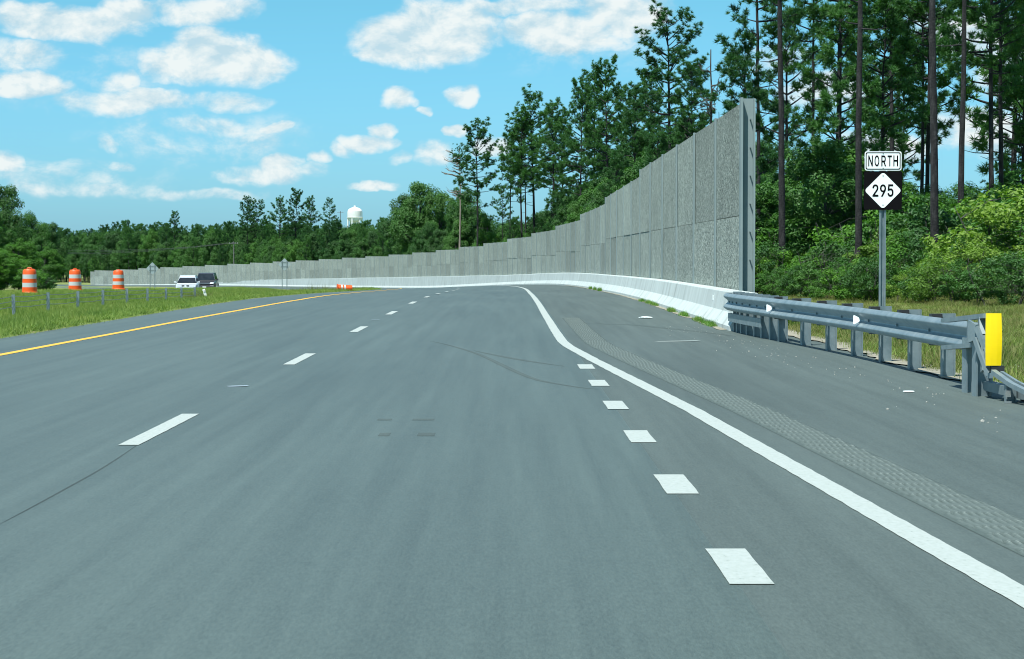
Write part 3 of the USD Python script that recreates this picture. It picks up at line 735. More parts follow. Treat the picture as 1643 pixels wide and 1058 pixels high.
def face(poly, th, y, zc, rot=0.0):
    m = trimesh.creation.extrude_polygon(poly, th, engine='earcut')
    v = np.asarray(m.vertices)
    c, s_ = math.cos(rot), math.sin(rot); v2 = v.copy(); v2[:, 0], v2[:, 1] = c * v[:, 0] - s_ * v[:, 1], s_ * v[:, 0] + c * v[:, 1]
    return (np.stack([v2[:, 0], y - v2[:, 2], zc + v2[:, 1]], 1), m.faces)


zN = at(1416, 258.5, SD)[2]; zS = at(1416, 306, SD)[2]
pn = part(sg, 'north_plate', face(rrect(.605, .315, .035), .004, 0, zN), M['white_sheet'], label='white plate reading NORTH')
ring = rrect(.575, .285, .03).difference(rrect(.545, .255, .024))
part(pn, 'border', face(ring, .002, -.0045, zN), M['black_sheet'])


def lettering(txt, w, h, zc, y, dx=0.0):
    m = meshkit.text_mesh(txt, .2, .002, bold=True); v = np.asarray(m.vertices); lo, hi = v.min(0), v.max(0)
    v = v.copy(); v[:, 0] = (v[:, 0] - (lo[0] + hi[0]) / 2) / (hi[0] - lo[0]) * w; v[:, 1] = (v[:, 1] - (lo[1] + hi[1]) / 2) / (hi[1] - lo[1]) * h
    return (np.stack([v[:, 0] + dx, y - v[:, 2], zc + v[:, 1]], 1), m.faces)


def glyphs(parent, txt, xs, ws, h, zc, y):
    for ch, x, w in zip(txt, xs, ws): part(parent, 'letter' if ch.isalpha() else 'digit', lettering(ch, w, h, zc, y, x), M['black_sheet'])


glyphs(pn, 'NORTH', (-.208, -.103, .008, .108, .206), (.076, .076, .078, .070, .076), .180, zN, -.0045)
ps = part(sg, 'shield_plate', face(rrect(.625, .635, .03), .004, 0, zS), M['black_sheet'], label='black square plate with a white diamond reading 295')
part(ps, 'diamond', face(rrect(.435, .435, .05), .002, -.0045, zS, math.pi / 4), M['white_sheet'])
glyphs(ps, '295', (-.125, .0, .125), (.098, .100, .098), .205, zS, -.0070)
for zc in (zN + .12, zN - .12, zS + .24, zS - .24):
    mb = MB(); mb.box([0, -.009, zc], (.016, .006, .016)); part(sg, 'bolt', mb, M['steel_dull'])
mb = MB(); ztop = zN + .10; z0 = gzs - .3; hh = ztop - z0; zc = (ztop + z0) / 2
mb.box([0, .055, zc], (.050, .008, hh)); mb.box([-.026, .036, zc], (.008, .040, hh - .01)); mb.box([.026, .036, zc], (.008, .040, hh - .01))
mb.box([-.042, .020, zc], (.028, .008, hh - .02)); mb.box([.042, .020, zc], (.028, .008, hh - .02))
part(sg, 'post', mb, M['steel'])

# ------------------------------------------------------------------ cable fence in the median
fx = -14.5
cf = thing('cable_fence', 'low steel cable fence on slim posts in the grassy median', 'fence')
pd = [14.5 * 3600 * 1e-3 / (821.5 - px) * 1000 for px in (22, 77, 124, 165, 204, 236, 266, 291.5, 313)]
pd = [pd[0] - 14.4, pd[0] - 9.6, pd[0] - 4.8] + pd
tops = []
for y in pd:
    z = float(gz(fx, y)); mb = MB(); hgt = .71 + .01 * math.sin(y * 3)
    lean = np.array([.02 * math.sin(y * 1.7), 0, 0])
    a_, b_ = np.array([fx, y, z - .2]), np.array([fx, y, z + hgt]) + lean
    mb.bar(a_, b_, .085, .012, up=(0, 1, 0)); mb.bar(a_ + [-.04, .02, 0], b_ + [-.04, .02, 0], .012, .05, up=(0, 1, 0)); mb.bar(a_ + [.04, .02, 0], b_ + [.04, .02, 0], .012, .05, up=(0, 1, 0))
    part(cf, 'post', mb, M['steel']); tops.append((y, z, hgt))
for dz in (.06, .20, .36):
    pts = []
    for k in range(len(tops) - 1):
        (ya, za, ha), (yb, zb_, hb) = tops[k], tops[k + 1]
        for f in (0, .25, .5, .75): pts.append([fx - .05, ya + f * (yb - ya), (za + ha) * (1 - f) + (zb_ + hb) * f - dz - .12 * f * (1 - f)])
    y, z, hh = tops[-1]
    pts += [[fx - .05, y, z + hh - dz], [fx + .3, y + 3.2, z + .02]]
    mb = MB(); mb.tube(pts, .010, 5); part(cf, 'cable', mb, M['steel_dull'])

# leaning white marker, litter, debris
y = 106.0; b_ = at(332.5, 485, y)
mk = thing('marker_post', 'leaning white marker post in the median grass past the cable fence end', 'marker post', (b_[0], y, gz(b_[0], y)))
mb = MB(); mb.bar([.04, 0, -.1], [-.17, .02, .60], .12, .02, up=(0, 1, 0)); part(mk, 'post', mb, M['white_sheet'])
mb = MB(); mb.bar([-.125, -.004, .47], [-.15, -.002, .55], .10, .03, up=(0, 1, 0)); part(mk, 'reflector', mb, M['drum_white'])


def crumple(seed, size, squash):
    m = trimesh.creation.icosphere(2, 1.0); v = m.vertices * (0.6 + .8 * meshkit.fbm(m.vertices * 1.7 + seed, 3, seed)[:, None]) * np.array(size)
    v[:, 2] = np.maximum(v[:, 2] * squash, -.02)
    return (v, m.faces)


g_ = ground_at(32, 519)
lt = thing('litter_bag', 'crumpled bluish white bag lying in the grass at the foot of the leftmost cable post', 'litter', g_ + [0, 0, .08]); part(lt, 'bag', crumple(4, (.17, .12, .10), .9), M['litter'], smooth=False)
g_ = ground_at(1629, 599)
lt = thing('litter_bag', 'small white scrap in the grass right of the yellow marker', 'litter', g_ + [0, 0, .06]); part(lt, 'scrap', crumple(9, (.05, .04, .04), 1.0), M['white_sheet'])
g_ = ground_at(1458, 629.5, flat=True)
lt = thing('litter_disc', 'flat white disc lying on the dark shoulder below the guardrail', 'litter', g_ + [0, 0, .004]); part(lt, 'disc', lathe([[0, 0], [.055, 0], [.06, .004], [.055, .008], [0, .007]], 18), M['white_sheet'])
g_ = ground_at(1036, 511, flat=True)
lt = thing('litter_scrap', 'torn white scrap on the dark shoulder left of the barrier end', 'litter', g_ + [0, 0, .02]); part(lt, 'scrap', crumple(2, (.14, .22, .03), .6), M['white_sheet'])
rd = rng(31); mb = MB()
for k in range(120):      # grit washed against the rail and the barrier
    y = rd.uniform(16, 44); x = np.interp(y, [16, 25, 36, 44], [4.5, 4.45, 3.9, 3.6]) - abs(rd.normal(0, .45)); s_ = rd.uniform(.004, .010) * (1.8 if rd.random() < .05 else 1)
    m = trimesh.creation.icosphere(0); mb.add(m.vertices * s_ * rd.uniform(.6, 1.4, 3) + [x, y, s_ * .3], m.faces)
st = part(None, 'grit', mb, M['stone'], kind='stuff'); tag(st, 'pale grit and small stones scattered on the shoulder along the guardrail', 'gravel')

# ------------------------------------------------------------------ traffic drums
def drum(name, label, loc, rotz=0.0, s=1.0):
    t_ = thing(name, label, 'traffic drum', loc, rotz, 'orange and white traffic drums in the median', s)
    z = [.0, .06, .235, .40, .555, .72, .86]
    r_ = [.295, .285, .278, .270, .262, .255, .248]
    part(t_, 'base_ring', lathe([[0, 0], [.33, 0], [.335, .03], [.31, .06], [0, .06]], 28), M['orange'], smooth=35)
    for k, mm, nm in ((1, 'orange', 'orange_band'), (2, 'drum_white', 'white_band'), (3, 'orange', 'orange_band'), (4, 'drum_white', 'white_band')):
        part(t_, nm, lathe([[0, z[k]], [r_[k], z[k]], [r_[k], z[k] + .006], [r_[k + 1] + .006, z[k + 1] - .006], [r_[k + 1] + .006, z[k + 1] - .001], [0, z[k + 1] - .001]], 28), M[mm], smooth=35)
    part(t_, 'orange_band', lathe([[0, .72], [.255, .72], [.247, .86], [.20, .925], [.10, .935], [0, .935]], 28), M['orange'], smooth=35)
    mb = MB(); mb.tube([[-.08, 0, .93], [-.07, 0, .975], [.07, 0, .975], [.08, 0, .93]], .018, 6); part(t_, 'handle', mb, M['orange'])
    return t_


DR = []
for (px, base, top_, lab) in ((47.5, 469.5, 430.5, 'orange and white traffic drum in front of the leafy tree, nearest of the standing drums'), (120.5, 467, 433, 'orange and white traffic drum between the nearest and the farthest standing drum'), (190, 465, 434, 'orange and white traffic drum against the sound wall, farthest of the standing drums')):
    y = .93 * F / (base - top_) * 1.0; b_ = at(px, base, y)
    drum('traffic_drum', lab, (b_[0], y, min(b_[2], gz(b_[0], y) + .06)), .4 * len(DR))
    DR.append((b_, gz(b_[0], y)))
# a drum tipped over by the shoulder
y = 122.0; b_ = at(553, 468, y)
fd = thing('fallen_drum', 'orange and white traffic drum lying on its side at the grass edge', 'traffic drum', (b_[0], y, gz(b_[0], y)), 0, None, .86)
Rm = trimesh.transformations.rotation_matrix(math.radians(90), [0, 1, 0]); Rz = trimesh.transformations.rotation_matrix(.22, [0, 0, 1])
SH = trimesh.transformations.translation_matrix([-.47, 0, .20]) @ Rz @ Rm


def lay(profile):
    m = lathe(profile, 24); v = np.asarray(m.vertices).copy(); v[:, 0] *= .82
    return (v @ SH[:3, :3].T + SH[:3, 3], m.faces)


part(fd, 'base_ring', lay([[0, 0], [.33, 0], [.31, .06], [0, .06]]), M['orange'], smooth=35)
zz = [.06, .22, .33, .42, .53, .93]
for k, (mm, nm) in enumerate((('orange', 'orange_band'), ('drum_white', 'white_band'), ('orange', 'orange_band'), ('drum_white', 'white_band'), ('orange', 'orange_band'))):
    part(fd, nm, lay([[0, zz[k]], [.285 - .06 * zz[k], zz[k]], [.285 - .06 * zz[k + 1] + .004, zz[k + 1] - .002], [0, zz[k + 1] - .002]]), M[mm], smooth=35)

# ------------------------------------------------------------------ diamond warning signs seen from behind
for px, y, topy, lab in ((244.5, 310.0, 421, 'blank grey back of a diamond road sign on two posts, left of the white car'), (456.5, 305.0, 414.5, 'blank grey back of a diamond road sign on two posts, right of the two cars')):
    zt = at(px, topy, y)[2]; x = at(px, topy, y)[0]; g0 = float(gz(x, y))
    ds = thing('diamond_sign', lab, 'road sign', (x, y, 0), .0, None)
    part(ds, 'sign_panel', face(rrect(1.22, 1.22, .08), .01, 0, zt - .86, math.pi / 4), M['aluminium'])
    for q_ in (-.32, .32):
        mb = MB(); mb.box([q_, -.05, (zt - .5 + g0) / 2], (.11, .07, zt - .5 - g0 + .3)); part(ds, 'post', mb, M['steel_dull'])
    for q_ in (-.28, .28):
        mb = MB(); mb.box([0, -.03, zt - .86 + q_], (.95, .03, .06)); part(ds, 'bracket', mb, M['steel_dull'])

# ------------------------------------------------------------------ cars on the opposite carriageway
def car(name, label, loc, rotz, W, Ln, H, paint, suv):
    c = thing(name, label, 'car', loc, rotz)
    w = W / 2; hb = .78 if not suv else 1.0      # beltline
    hood = (hb - .10) if not suv else hb - .02
    xl = Ln / 2
    mb = MB()      # lower body: nose at -y
    mb.hull([[sx_ * w * a_, y_, z_] for sx_ in (-1, 1) for a_, y_, z_ in ((.80, -xl, .34), (.84, -xl + .02, .58), (.97, -xl + .35, .30), (1.0, -xl + .75, .62), (.98, xl - .4, .3), (1, 0, .6), (.86, xl, .45), (.88, xl - .03, hb - .08), (.93, xl - .3, .3), (.86, -xl + .30, hood - .10), (.90, -xl + 1.35, hb - .02), (.94, 0, hb), (.92, xl - .5, hb))])
    body = part(c, 'body', mb, paint, smooth=50)
    mb = MB(); r0 = -xl + (1.25 if not suv else 1.15); r1 = xl - (.45 if not suv else .12)
    k0 = .75 if not suv else .55
    mb.hull([[sx_ * w * a_, y_, z_] for sx_ in (-1, 1) for a_, y_, z_ in ((.90, r0, hb - .03), (.90, r1, hb - .03), (.70, r0 + k0, H - .04), (.72, r0 + k0 + .35, H), (.72, r1 - .55, H), (.70, r1 - .25, H - .06))])
    part(c, 'roof', mb, paint, smooth=50)

    def quad(name, pts, m, off=(0, -.012, .012), th=.02):
        pts = np.asarray(pts, float); o = np.asarray(off); mb = MB(); mb.hull(np.vstack([pts + o, pts + o * -.5])); return part(c, name, mb, m)
    A, B = np.array([.88 * w, r0 + .03, hb + .02]), np.array([.67 * w, r0 + k0 - .02, H - .09])
    quad('windscreen', [A, B, B * [-1, 1, 1], A * [-1, 1, 1]], M['car_glass'])
    for sx_ in (-1, 1):
        a1, b1 = np.array([sx_ * .895 * w, r0 + .28, hb + .03]), np.array([sx_ * .715 * w, r0 + k0 + .12, H - .09])
        a2, b2 = np.array([sx_ * .895 * w, r1 - .3, hb + .03]), np.array([sx_ * .715 * w, r1 - .55, H - .09])
        quad('side_window', [a1, b1, b2, a2], M['car_glass'], (sx_ * .014, 0, .004))
        mb = MB(); mb.hull([[sx_ * (w + .02), r0 + .25, hb + .03], [sx_ * (w + .18), r0 + .28, hb + .04], [sx_ * (w + .18), r0 + .28, hb + .17], [sx_ * (w + .02), r0 + .25, hb + .15], [sx_ * (w + .16), r0 + .38, hb + .1], [sx_ * .90 * w, r0 + .3, hb + .03]]); part(c, 'mirror', mb, paint)
        zl_ = hood - .17
        mb = MB(); mb.hull([[sx_ * w * .50, -xl + .06, zl_ - .08], [sx_ * w * .86, -xl + .16, zl_ - .06], [sx_ * w * .90, -xl + .40, zl_ + .08], [sx_ * w * .55, -xl + .20, zl_ + .05], [sx_ * w * .5, -xl - .005, zl_ - .07], [sx_ * w * .83, -xl + .03, zl_ - .05]]); part(c, 'headlight', mb, M['lens'])
        for yw in (-xl + .85, xl - .85):
            m = trimesh.creation.cylinder(.33 if not suv else .37, .22, sections=20); R_ = .33 if not suv else .37
            Mx = np.eye(4); Mx[:3, :3] = [[0, 0, 1], [1, 0, 0], [0, 1, 0]]; Mx[:3, 3] = [sx_ * (w - .10), yw, R_]
            mb = MB(); mb.tm(m, Mx); wh = part(c, 'wheel', mb, M['rubber'], smooth=40)
            m = trimesh.creation.cylinder(R_ * .62, .02, sections=16); Mx = Mx.copy(); Mx[0, 3] = sx_ * (w + .012)
            mb = MB(); mb.tm(m, Mx); part(wh, 'rim', mb, M['chrome'])
    zg = hood - .22
    if suv:
        mb = MB(); mb.hull([[sx_ * w * .47, -xl + y_, z_] for sx_ in (-1, 1) for y_, z_ in ((-.012, zg - .10), (.03, zg + .10), (.1, zg - .1), (.1, zg + .10))]); part(c, 'grille', mb, M['black_plastic'])
        mb = MB(); mb.box([0, -xl - .018, zg + .0], (W * .48, .025, .05)); part(c, 'trim_bar', mb, M['chrome'])
        mb = MB(); mb.hull([[sx_ * w * .75, -xl + y_, z_] for sx_ in (-1, 1) for y_, z_ in ((-.02, .34), (-.02, .50), (.2, .34), (.2, .5))]); part(c, 'bumper', mb, M['black_plastic'])
    else:
        for sx_ in (-1, 1):      # twin grille openings
            mb = MB(); mb.hull([[sx_ * w * a_, -xl + y_, z_] for a_, y_, z_ in ((.08, -.012, .52), (.34, .01, .50), (.36, .03, .62), (.10, .02, .63), (.2, .1, .56))]); part(c, 'grille', mb, M['black_plastic'])
        mb = MB(); mb.hull([[sx_ * w * .66, -xl + y_, z_] for sx_ in (-1, 1) for y_, z_ in ((-.02, .30), (-.02, .38), (.2, .30), (.2, .38))]); part(c, 'lower_intake', mb, M['black_plastic'])
    mb = MB(); mb.box([0, -xl - .02, .44], (.32, .012, .12)); part(c, 'number_plate', mb, M['white_sheet'])
    return c


oz = lambda x, y: base_z(-20, y) + np.interp(x + shift(y), [-34.5, -21.5], [oz1, oz0])
y = 190.0; x = at(301.5, 450, y)[0]; car('white_car', 'white car approaching on the opposite carriageway, left of the dark one', (x, y, oz(x, y)), .05, 1.80, 4.6, 1.42, M['car_white'], False)
CW = (x, y, oz(x, y))
y = 199.0; x = at(331.5, 450, y)[0]; car('dark_car', 'dark high-built car approaching beside the white car', (x, y, oz(x, y)), .05, 1.86, 4.7, 1.68, M['car_dark'], True)

# ------------------------------------------------------------------ water tower and utility poles
y = 1150.0; g0 = float(gz(at(569, 350, y)[0], y)); c0 = at(569.5, 357, y); zt = at(569, 333, y)[2]; zb = c0[2]; R_ = 12.2 / F * y
wt = thing('water_tower', 'white water tower with a rounded tank rising above the far trees', 'water tower', (c0[0], y, 0))
hh = zt - zb
part(wt, 'tank', lathe([[0, zb], [R_ * .45, zb + .02 * hh], [R_ * .85, zb + .14 * hh], [R_ * .98, zb + .30 * hh], [R_, zb + .42 * hh], [R_, zb + .66 * hh], [R_ * .97, zb + .74 * hh], [0, zb + .74 * hh]], 40), M['tank'], smooth=40)
part(wt, 'dome', lathe([[0, zb + .745 * hh], [R_ * .965, zb + .745 * hh], [R_ * .86, zb + .85 * hh], [R_ * .6, zb + .95 * hh], [R_ * .25, zb + hh], [0, zb + hh]], 40), M['tank'], smooth=50)
mb = MB(); mb.tube([[R_ * 1.04 * math.cos(a_), R_ * 1.04 * math.sin(a_), zb + .33 * hh] for a_ in np.linspace(0, 2 * np.pi, 40)], .16, 5); part(wt, 'balcony', mb, M['tank'])
part(wt, 'riser', lathe([[0, g0], [1.1, g0], [.9, zb + .1], [0, zb + .1]], 16), M['tank'], smooth=40)
for k in range(6):
    a_ = k * math.pi / 3 + .2; mb = MB(); mb.tube([[R_ * 1.08 * math.cos(a_), R_ * 1.08 * math.sin(a_), g0], [R_ * .93 * math.cos(a_), R_ * .93 * math.sin(a_), zb + .3 * hh]], .38, 8); part(wt, 'leg', mb, M['tank'])
mb = MB(); mb.tube([[0, 0, zb + hh - .1], [0, 0, zb + hh + .9]], [.7, .55], 12); part(wt, 'vent', mb, M['tank'])


def wall_depth(px, off, ylo=60.0, yhi=1400.0):
    """Distance at which the sight line through column px lies off metres behind the wall."""
    k = (px - PW / 2) / F; yy = np.arange(ylo, yhi, .5)
    d = (4.66 + off - shift(yy)) - k * yy
    i_ = np.nonzero(d < 0)[0]
    return float(yy[i_[0]]) if len(i_) else yhi


def upole(px, topy, off, label, arms=True):
    y = wall_depth(px, off); p = at(px, topy, y); g0 = float(gz(p[0], y))
    t_ = thing('utility_pole', label, 'utility pole', (p[0], y, 0))
    mb = MB(); mb.tube([[0, 0, g0 - .3], [0, 0, p[2]]], [.19, .13], 8); part(t_, 'pole', mb, M['pole_wood'])
    mb = MB(); mb.box([0, -.12, p[2] - .5], (2.4, .11, .13)); part(t_, 'cross_arm', mb, M['pole_wood'])
    for q_ in (-1.05, -.4, .4, 1.05):
        mb = MB(); mb.tube([[q_, -.12, p[2] - .44], [q_, -.12, p[2] - .26]], .06, 6); part(t_, 'insulator', mb, M['tank'])
    return np.array([p[0], y, p[2]])


p1 = upole(375, 388, 9.0, 'slim utility pole with a cross arm above the far sound wall, right of the cars')
p2 = upole(546, 339, 120.0, 'utility pole top with a cross arm just left of the water tower')
wl = thing('power_line', 'thin power lines crossing in front of the dark far trees, left of the utility pole', 'power line')
for k, (ya, yb) in enumerate(((392, 404), (396, 407), (388.5, 400))):
    a_ = p1 + [(-1.05, .4, 1.05)[k], -.12, -.24]; b_ = at(60, yb, p1[1] - 15)
    pts = [a_ * (1 - f) + b_ * f + [0, 0, -4.2 * f * (1 - f)] for f in np.linspace(0, 1, 14)]
    mb = MB(); mb.tube(pts, .022, 4); part(wl, 'wire', mb, M['wire'])

# ------------------------------------------------------------------ plants
def leaves(mb_v, mb_f, C, N, size, rg, fold=.25, asp=.55):
    """Folded leaf blades at C facing N."""
    n_ = len(C); N = N / (np.linalg.norm(N, axis=1, keepdims=True) + 1e-9)
    a_ = np.cross(N, rg.normal(size=(n_, 3))); a_ /= np.linalg.norm(a_, axis=1, keepdims=True) + 1e-9
    b_ = np.cross(N, a_); sz = (size * rg.uniform(.6, 1.35, n_))[:, None]
    v = np.stack([C - a_ * sz / 2, C + b_ * sz * asp / 2 + N * sz * fold * .4, C + a_ * sz / 2, C - b_ * sz * asp / 2 + N * sz * fold * .4], 1)
    base = (np.arange(n_) * 4)[:, None] + sum(len(x) for x in mb_v)
    mb_v.append(v.reshape(-1, 3)); mb_f.append(np.vstack([base + [0, 1, 2], base + [0, 2, 3]]))


def tufts(C, A, rg, n_=26, r=.25, w=.040, bias=.9):
    """Needle puffs: n_ thin blades around each point C, leaning along A."""
    k = len(C); D = rg.normal(size=(k, n_, 3)); D /= np.linalg.norm(D, axis=2, keepdims=True)
    D = D + bias * A[:, None]; D /= np.linalg.norm(D, axis=2, keepdims=True)
    S = np.cross(D, rg.normal(size=(k, n_, 3))); S /= np.linalg.norm(S, axis=2, keepdims=True) + 1e-9
    L = r * rg.uniform(.75, 1.25, (k, n_, 1)); c = C[:, None]
    v = np.stack([c + D * L * .12 - S * w / 2, c + D * L * .12 + S * w / 2, c + D * L], 2).reshape(-1, 3)
    return v, np.arange(len(v)).reshape(-1, 3)


def make_pine(seed, H, cb, R0, Lmax, name='pine_tree', dense=1.0, step=.46, stubs=6):
    rg = rng(seed)
    hs = np.linspace(0, H, 14); lean = rg.normal(0, .008, 2)
    sway = np.cumsum(rg.normal(0, .05, (14, 2)), 0) * (hs / H)[:, None]
    tp_ = np.stack([lean[0] * hs + sway[:, 0], lean[1] * hs + sway[:, 1], hs], 1); tp_[0, 2] = -.4
    rad = R0 * (1 - hs / H * .93) ** .85; rad[0] *= 1.25
    trunk = MB(); trunk.tube(tp_, rad, 9)
    onT = lambda z: np.array([np.interp(z, hs, tp_[:, 0]), np.interp(z, hs, tp_[:, 1]), z])
    limbs = MB(); C, A = [], []
    z = cb; az = rg.uniform(0, 6.28)
    while z < H - .3:
        t_ = (z - cb) / (H - cb)
        for _ in range(int(rg.integers(2, 4)) if t_ > .12 else int(rg.integers(1, 3))):
            az += 2.4 + rg.normal(0, .5)
            L = Lmax * np.interp(t_, [0, .15, .4, .7, .9, 1], [.65, .9, 1, .8, .5, .25]) * rg.uniform(.5, 1.12)
            el = math.radians(np.interp(t_, [0, .4, 1], [2, 18, 52]) + rg.normal(0, 9))
            d = np.array([math.cos(az) * math.cos(el), math.sin(az) * math.cos(el), math.sin(el)])
            fs = np.linspace(0, 1, 6); cur = rg.uniform(.08, .26) * L; wig = rg.normal(0, .05 * L, 3); wig[2] *= .5
            pts = onT(z) + fs[:, None] * d * L + (fs ** 2)[:, None] * [0, 0, cur] + np.sin(fs * 3.1)[:, None] * wig
            limbs.tube(pts, np.linspace(.045, .010, 6) * (L / 2.6 + .35), 4)
            side = np.cross(d, [0, 0, 1]); side /= np.linalg.norm(side)
            for b in range(max(3, int(L * 3.4 * dense))):
                f = rg.uniform(.38, 1.0) if b else 1.0
                o = np.array([np.interp(f, fs, pts[:, q_]) for q_ in range(3)])
                bd = d * rg.uniform(.3, 1) + side * rg.normal(0, .75) + np.array([0, 0, rg.uniform(.05, .6)]); bd /= np.linalg.norm(bd)
                bl = rg.uniform(.25, .75) * (.5 + .5 * min(1, L / 2.4))
                e = o + bd * bl
                limbs.tube([o, (o + e) / 2 + [0, 0, -.02], e], [.012, .009, .006], 3)
                kk = int(rg.integers(4, 7))
                for q_ in range(kk):
                    C.append(o + bd * bl * rg.uniform(.45, 1.1) + rg.normal(0, .11, 3)); A.append(bd + np.array([0, 0, .35]))
        z += step * rg.uniform(.6, 1.4)
    for _ in range(9): C.append(onT(H) + rg.normal(0, .16, 3) + [0, 0, .1]); A.append(np.array([0, 0, 1.0]))
    for _ in range(stubs):      # bare dead limbs below the crown
        z = rg.uniform(cb * .62, cb); az = rg.uniform(0, 6.28); L = rg.uniform(.3, 1.5)
        d = np.array([math.cos(az), math.sin(az), rg.uniform(-.15, .3)]); limbs.tube([onT(z), onT(z) + d * L * .6, onT(z) + d * L + [0, 0, .1]], [.03, .018, .007], 4)
    C, A = np.array(C), np.array(A); A /= np.linalg.norm(A, axis=1, keepdims=True)
    return dict(trunk=trunk.mesh(), limbs=limbs.mesh(), crown=tufts(C, A, rg), H=H)


def make_broadleaf(seed, H, W, cb, R0, nclump, nleaf, size, stems=1):
    rg = rng(seed); trunk = MB(); limbs = MB()
    fork = cb + (H - cb) * .25
    base = []
    for s_ in range(stems):
        o = np.array([rg.normal(0, .12 * W * (stems > 1)), rg.normal(0, .12 * W * (stems > 1)), 0])
        top = o * 2.2 + [rg.normal(0, .06 * W), rg.normal(0, .06 * W), H * .78]
        fs = np.linspace(0, 1, 8)[:, None]; pts = o * (1 - fs) + top * fs + np.sin(fs * 3) * rg.normal(0, .03 * H, 3) * [1, 1, 0]; pts[0, 2] -= .3
        trunk.tube(pts, np.linspace(R0, R0 * .22, 8), 7); base.append(pts)
    V, Fc = [], []
    cl = []
    while len(cl) < nclump:
        p = rg.uniform(-1, 1, 3); rr_ = np.linalg.norm(p)
        if rr_ > 1 or rr_ < .35: continue
        zz_ = (p[2] + 1) / 2
        lump = .75 + .5 * meshkit.fbm(np.array([p / rr_ * 1.6 + seed * 7.1]), 3, seed)[0]
        env = np.interp(zz_, [0, .2, .5, .8, 1], [.55, .92, 1.0, .78, .45])
        cl.append(np.array([p[0] * W / 2 * env * lump * 1.15, p[1] * W / 2 * env * lump * 1.15, cb + zz_ * (H - cb) * (.86 + .22 * (lump - .75))]))
    for c in cl:
        pts = base[int(rg.integers(len(base)))]
        a_ = pts[int(rg.integers(3, 7))]
        a_ = pts[np.argmin(np.abs(pts[:, 2] - min(c[2] * .75, H * .7)))]
        mid = (a_ + c) / 2 + [0, 0, .05 * W]; limbs.tube([a_, mid, c], [.03 * R0 / .12, .018 * R0 / .12, .006], 3)
        r_ = W * .5 * rg.uniform(.16, .30); n_ = int(nleaf * rg.uniform(.7, 1.3))
        D = rg.normal(size=(n_, 3)); D /= np.linalg.norm(D, axis=1, keepdims=True); D *= (rg.uniform(.25, 1, n_) ** .5)[:, None]
        P = c + D * r_ * [1, 1, .72]
        leaves(V, Fc, P, D + [0, 0, .7] + rg.normal(0, .45, (n_, 3)) + .35 * (c - [0, 0, H * .5]) / W, size, rg)
    return dict(trunk=trunk.mesh(), limbs=limbs.mesh(), crown=(np.vstack(V), np.vstack(Fc)), H=H, W=W)


class Kind:
    """A plant form: the first one placed holds the meshes, every further one refers to it."""

    def __init__(s, name, cat, geo, bark, leaf, names=('trunk', 'limbs', 'crown')): s.name, s.cat, s.geo, s.bark, s.leaf, s.names, s.first = name, cat, geo, bark, leaf, names, None

    def place(s, label, loc, rotz, scale, group=None):
        if s.first is None:
            t_ = s.first = thing(s.name, label, s.cat, loc, rotz, group, scale)
            part(t_, s.names[0], s.geo['trunk'], s.bark, smooth=True); part(t_, s.names[1], s.geo['limbs'], s.bark, kind='stuff'); part(t_, s.names[2], s.geo['crown'], s.leaf)
            return t_
        return dup(s.first, label, loc, rotz, scale, group)


PT = [Kind('pine_tree', 'pine', make_pine(100 + k, 22.0, cb, r_, L, dense=dn), M['bark'], M['needles']) for k, (cb, r_, L, dn) in enumerate(
    ((10.5, .145, 2.7, 1.0), (12.0, .125, 2.4, .85), (9.5, .16, 3.0, 1.05), (13.2, .135, 2.2, .8), (11.2, .17, 3.2, 1.0), (8.2, .14, 2.8, 1.1)))]
PS = [Kind('young_pine_tree', 'pine', make_pine(200 + k, 12.0, cb, r_, L, dense=1.0, step=.42), M['bark'], M['needles']) for k, (cb, r_, L) in enumerate(((3.6, .12, 2.3), (4.6, .11, 2.0), (2.8, .13, 2.6)))]
BT = [Kind('broadleaf_tree', 'tree', make_broadleaf(300 + k, 9.0, w_, cb, .13, nc, 250, .175), M['bark_grey'], lf) for k, (w_, cb, nc, lf) in enumerate(((5.6, 1.6, 95, M['leaf_dark']), (4.6, 1.2, 85, M['leaf']), (6.4, 2.2, 115, M['leaf']), (5.4, .5, 100, M['leaf_light'])))]
SB = [Kind('shrub', 'shrub', make_broadleaf(400 + k, 2.6, w_, .12, .035, nc, 105, .115, 4), M['bark_grey'], lf, ('stem', 'twigs', 'foliage')) for k, (w_, nc, lf) in enumerate(((2.8, 46, M['leaf_light']), (2.3, 44, M['leaf']), (3.3, 52, M['leaf_gold']), (2.5, 50, M['leaf_dark']), (1.7, 34, M['leaf_light']), (2.9, 44, M['leaf_dark']), (2.0, 36, M['leaf_gold'])))]

rt = rng(77)
rot = lambda: float(rt.uniform(0, 6.283))


def pine(px, topy, y, k, label, group=None, kinds=PT, dx=0.0, fat=1.0):
    p = at(px, topy, y); x = p[0] + dx; g0 = float(gz(x, y)); s_ = (p[2] - g0) / kinds[0].geo['H']
    return kinds[k % len(kinds)].place(label, (x, y, g0), rot(), (s_ * fat, s_ * fat, s_), group)


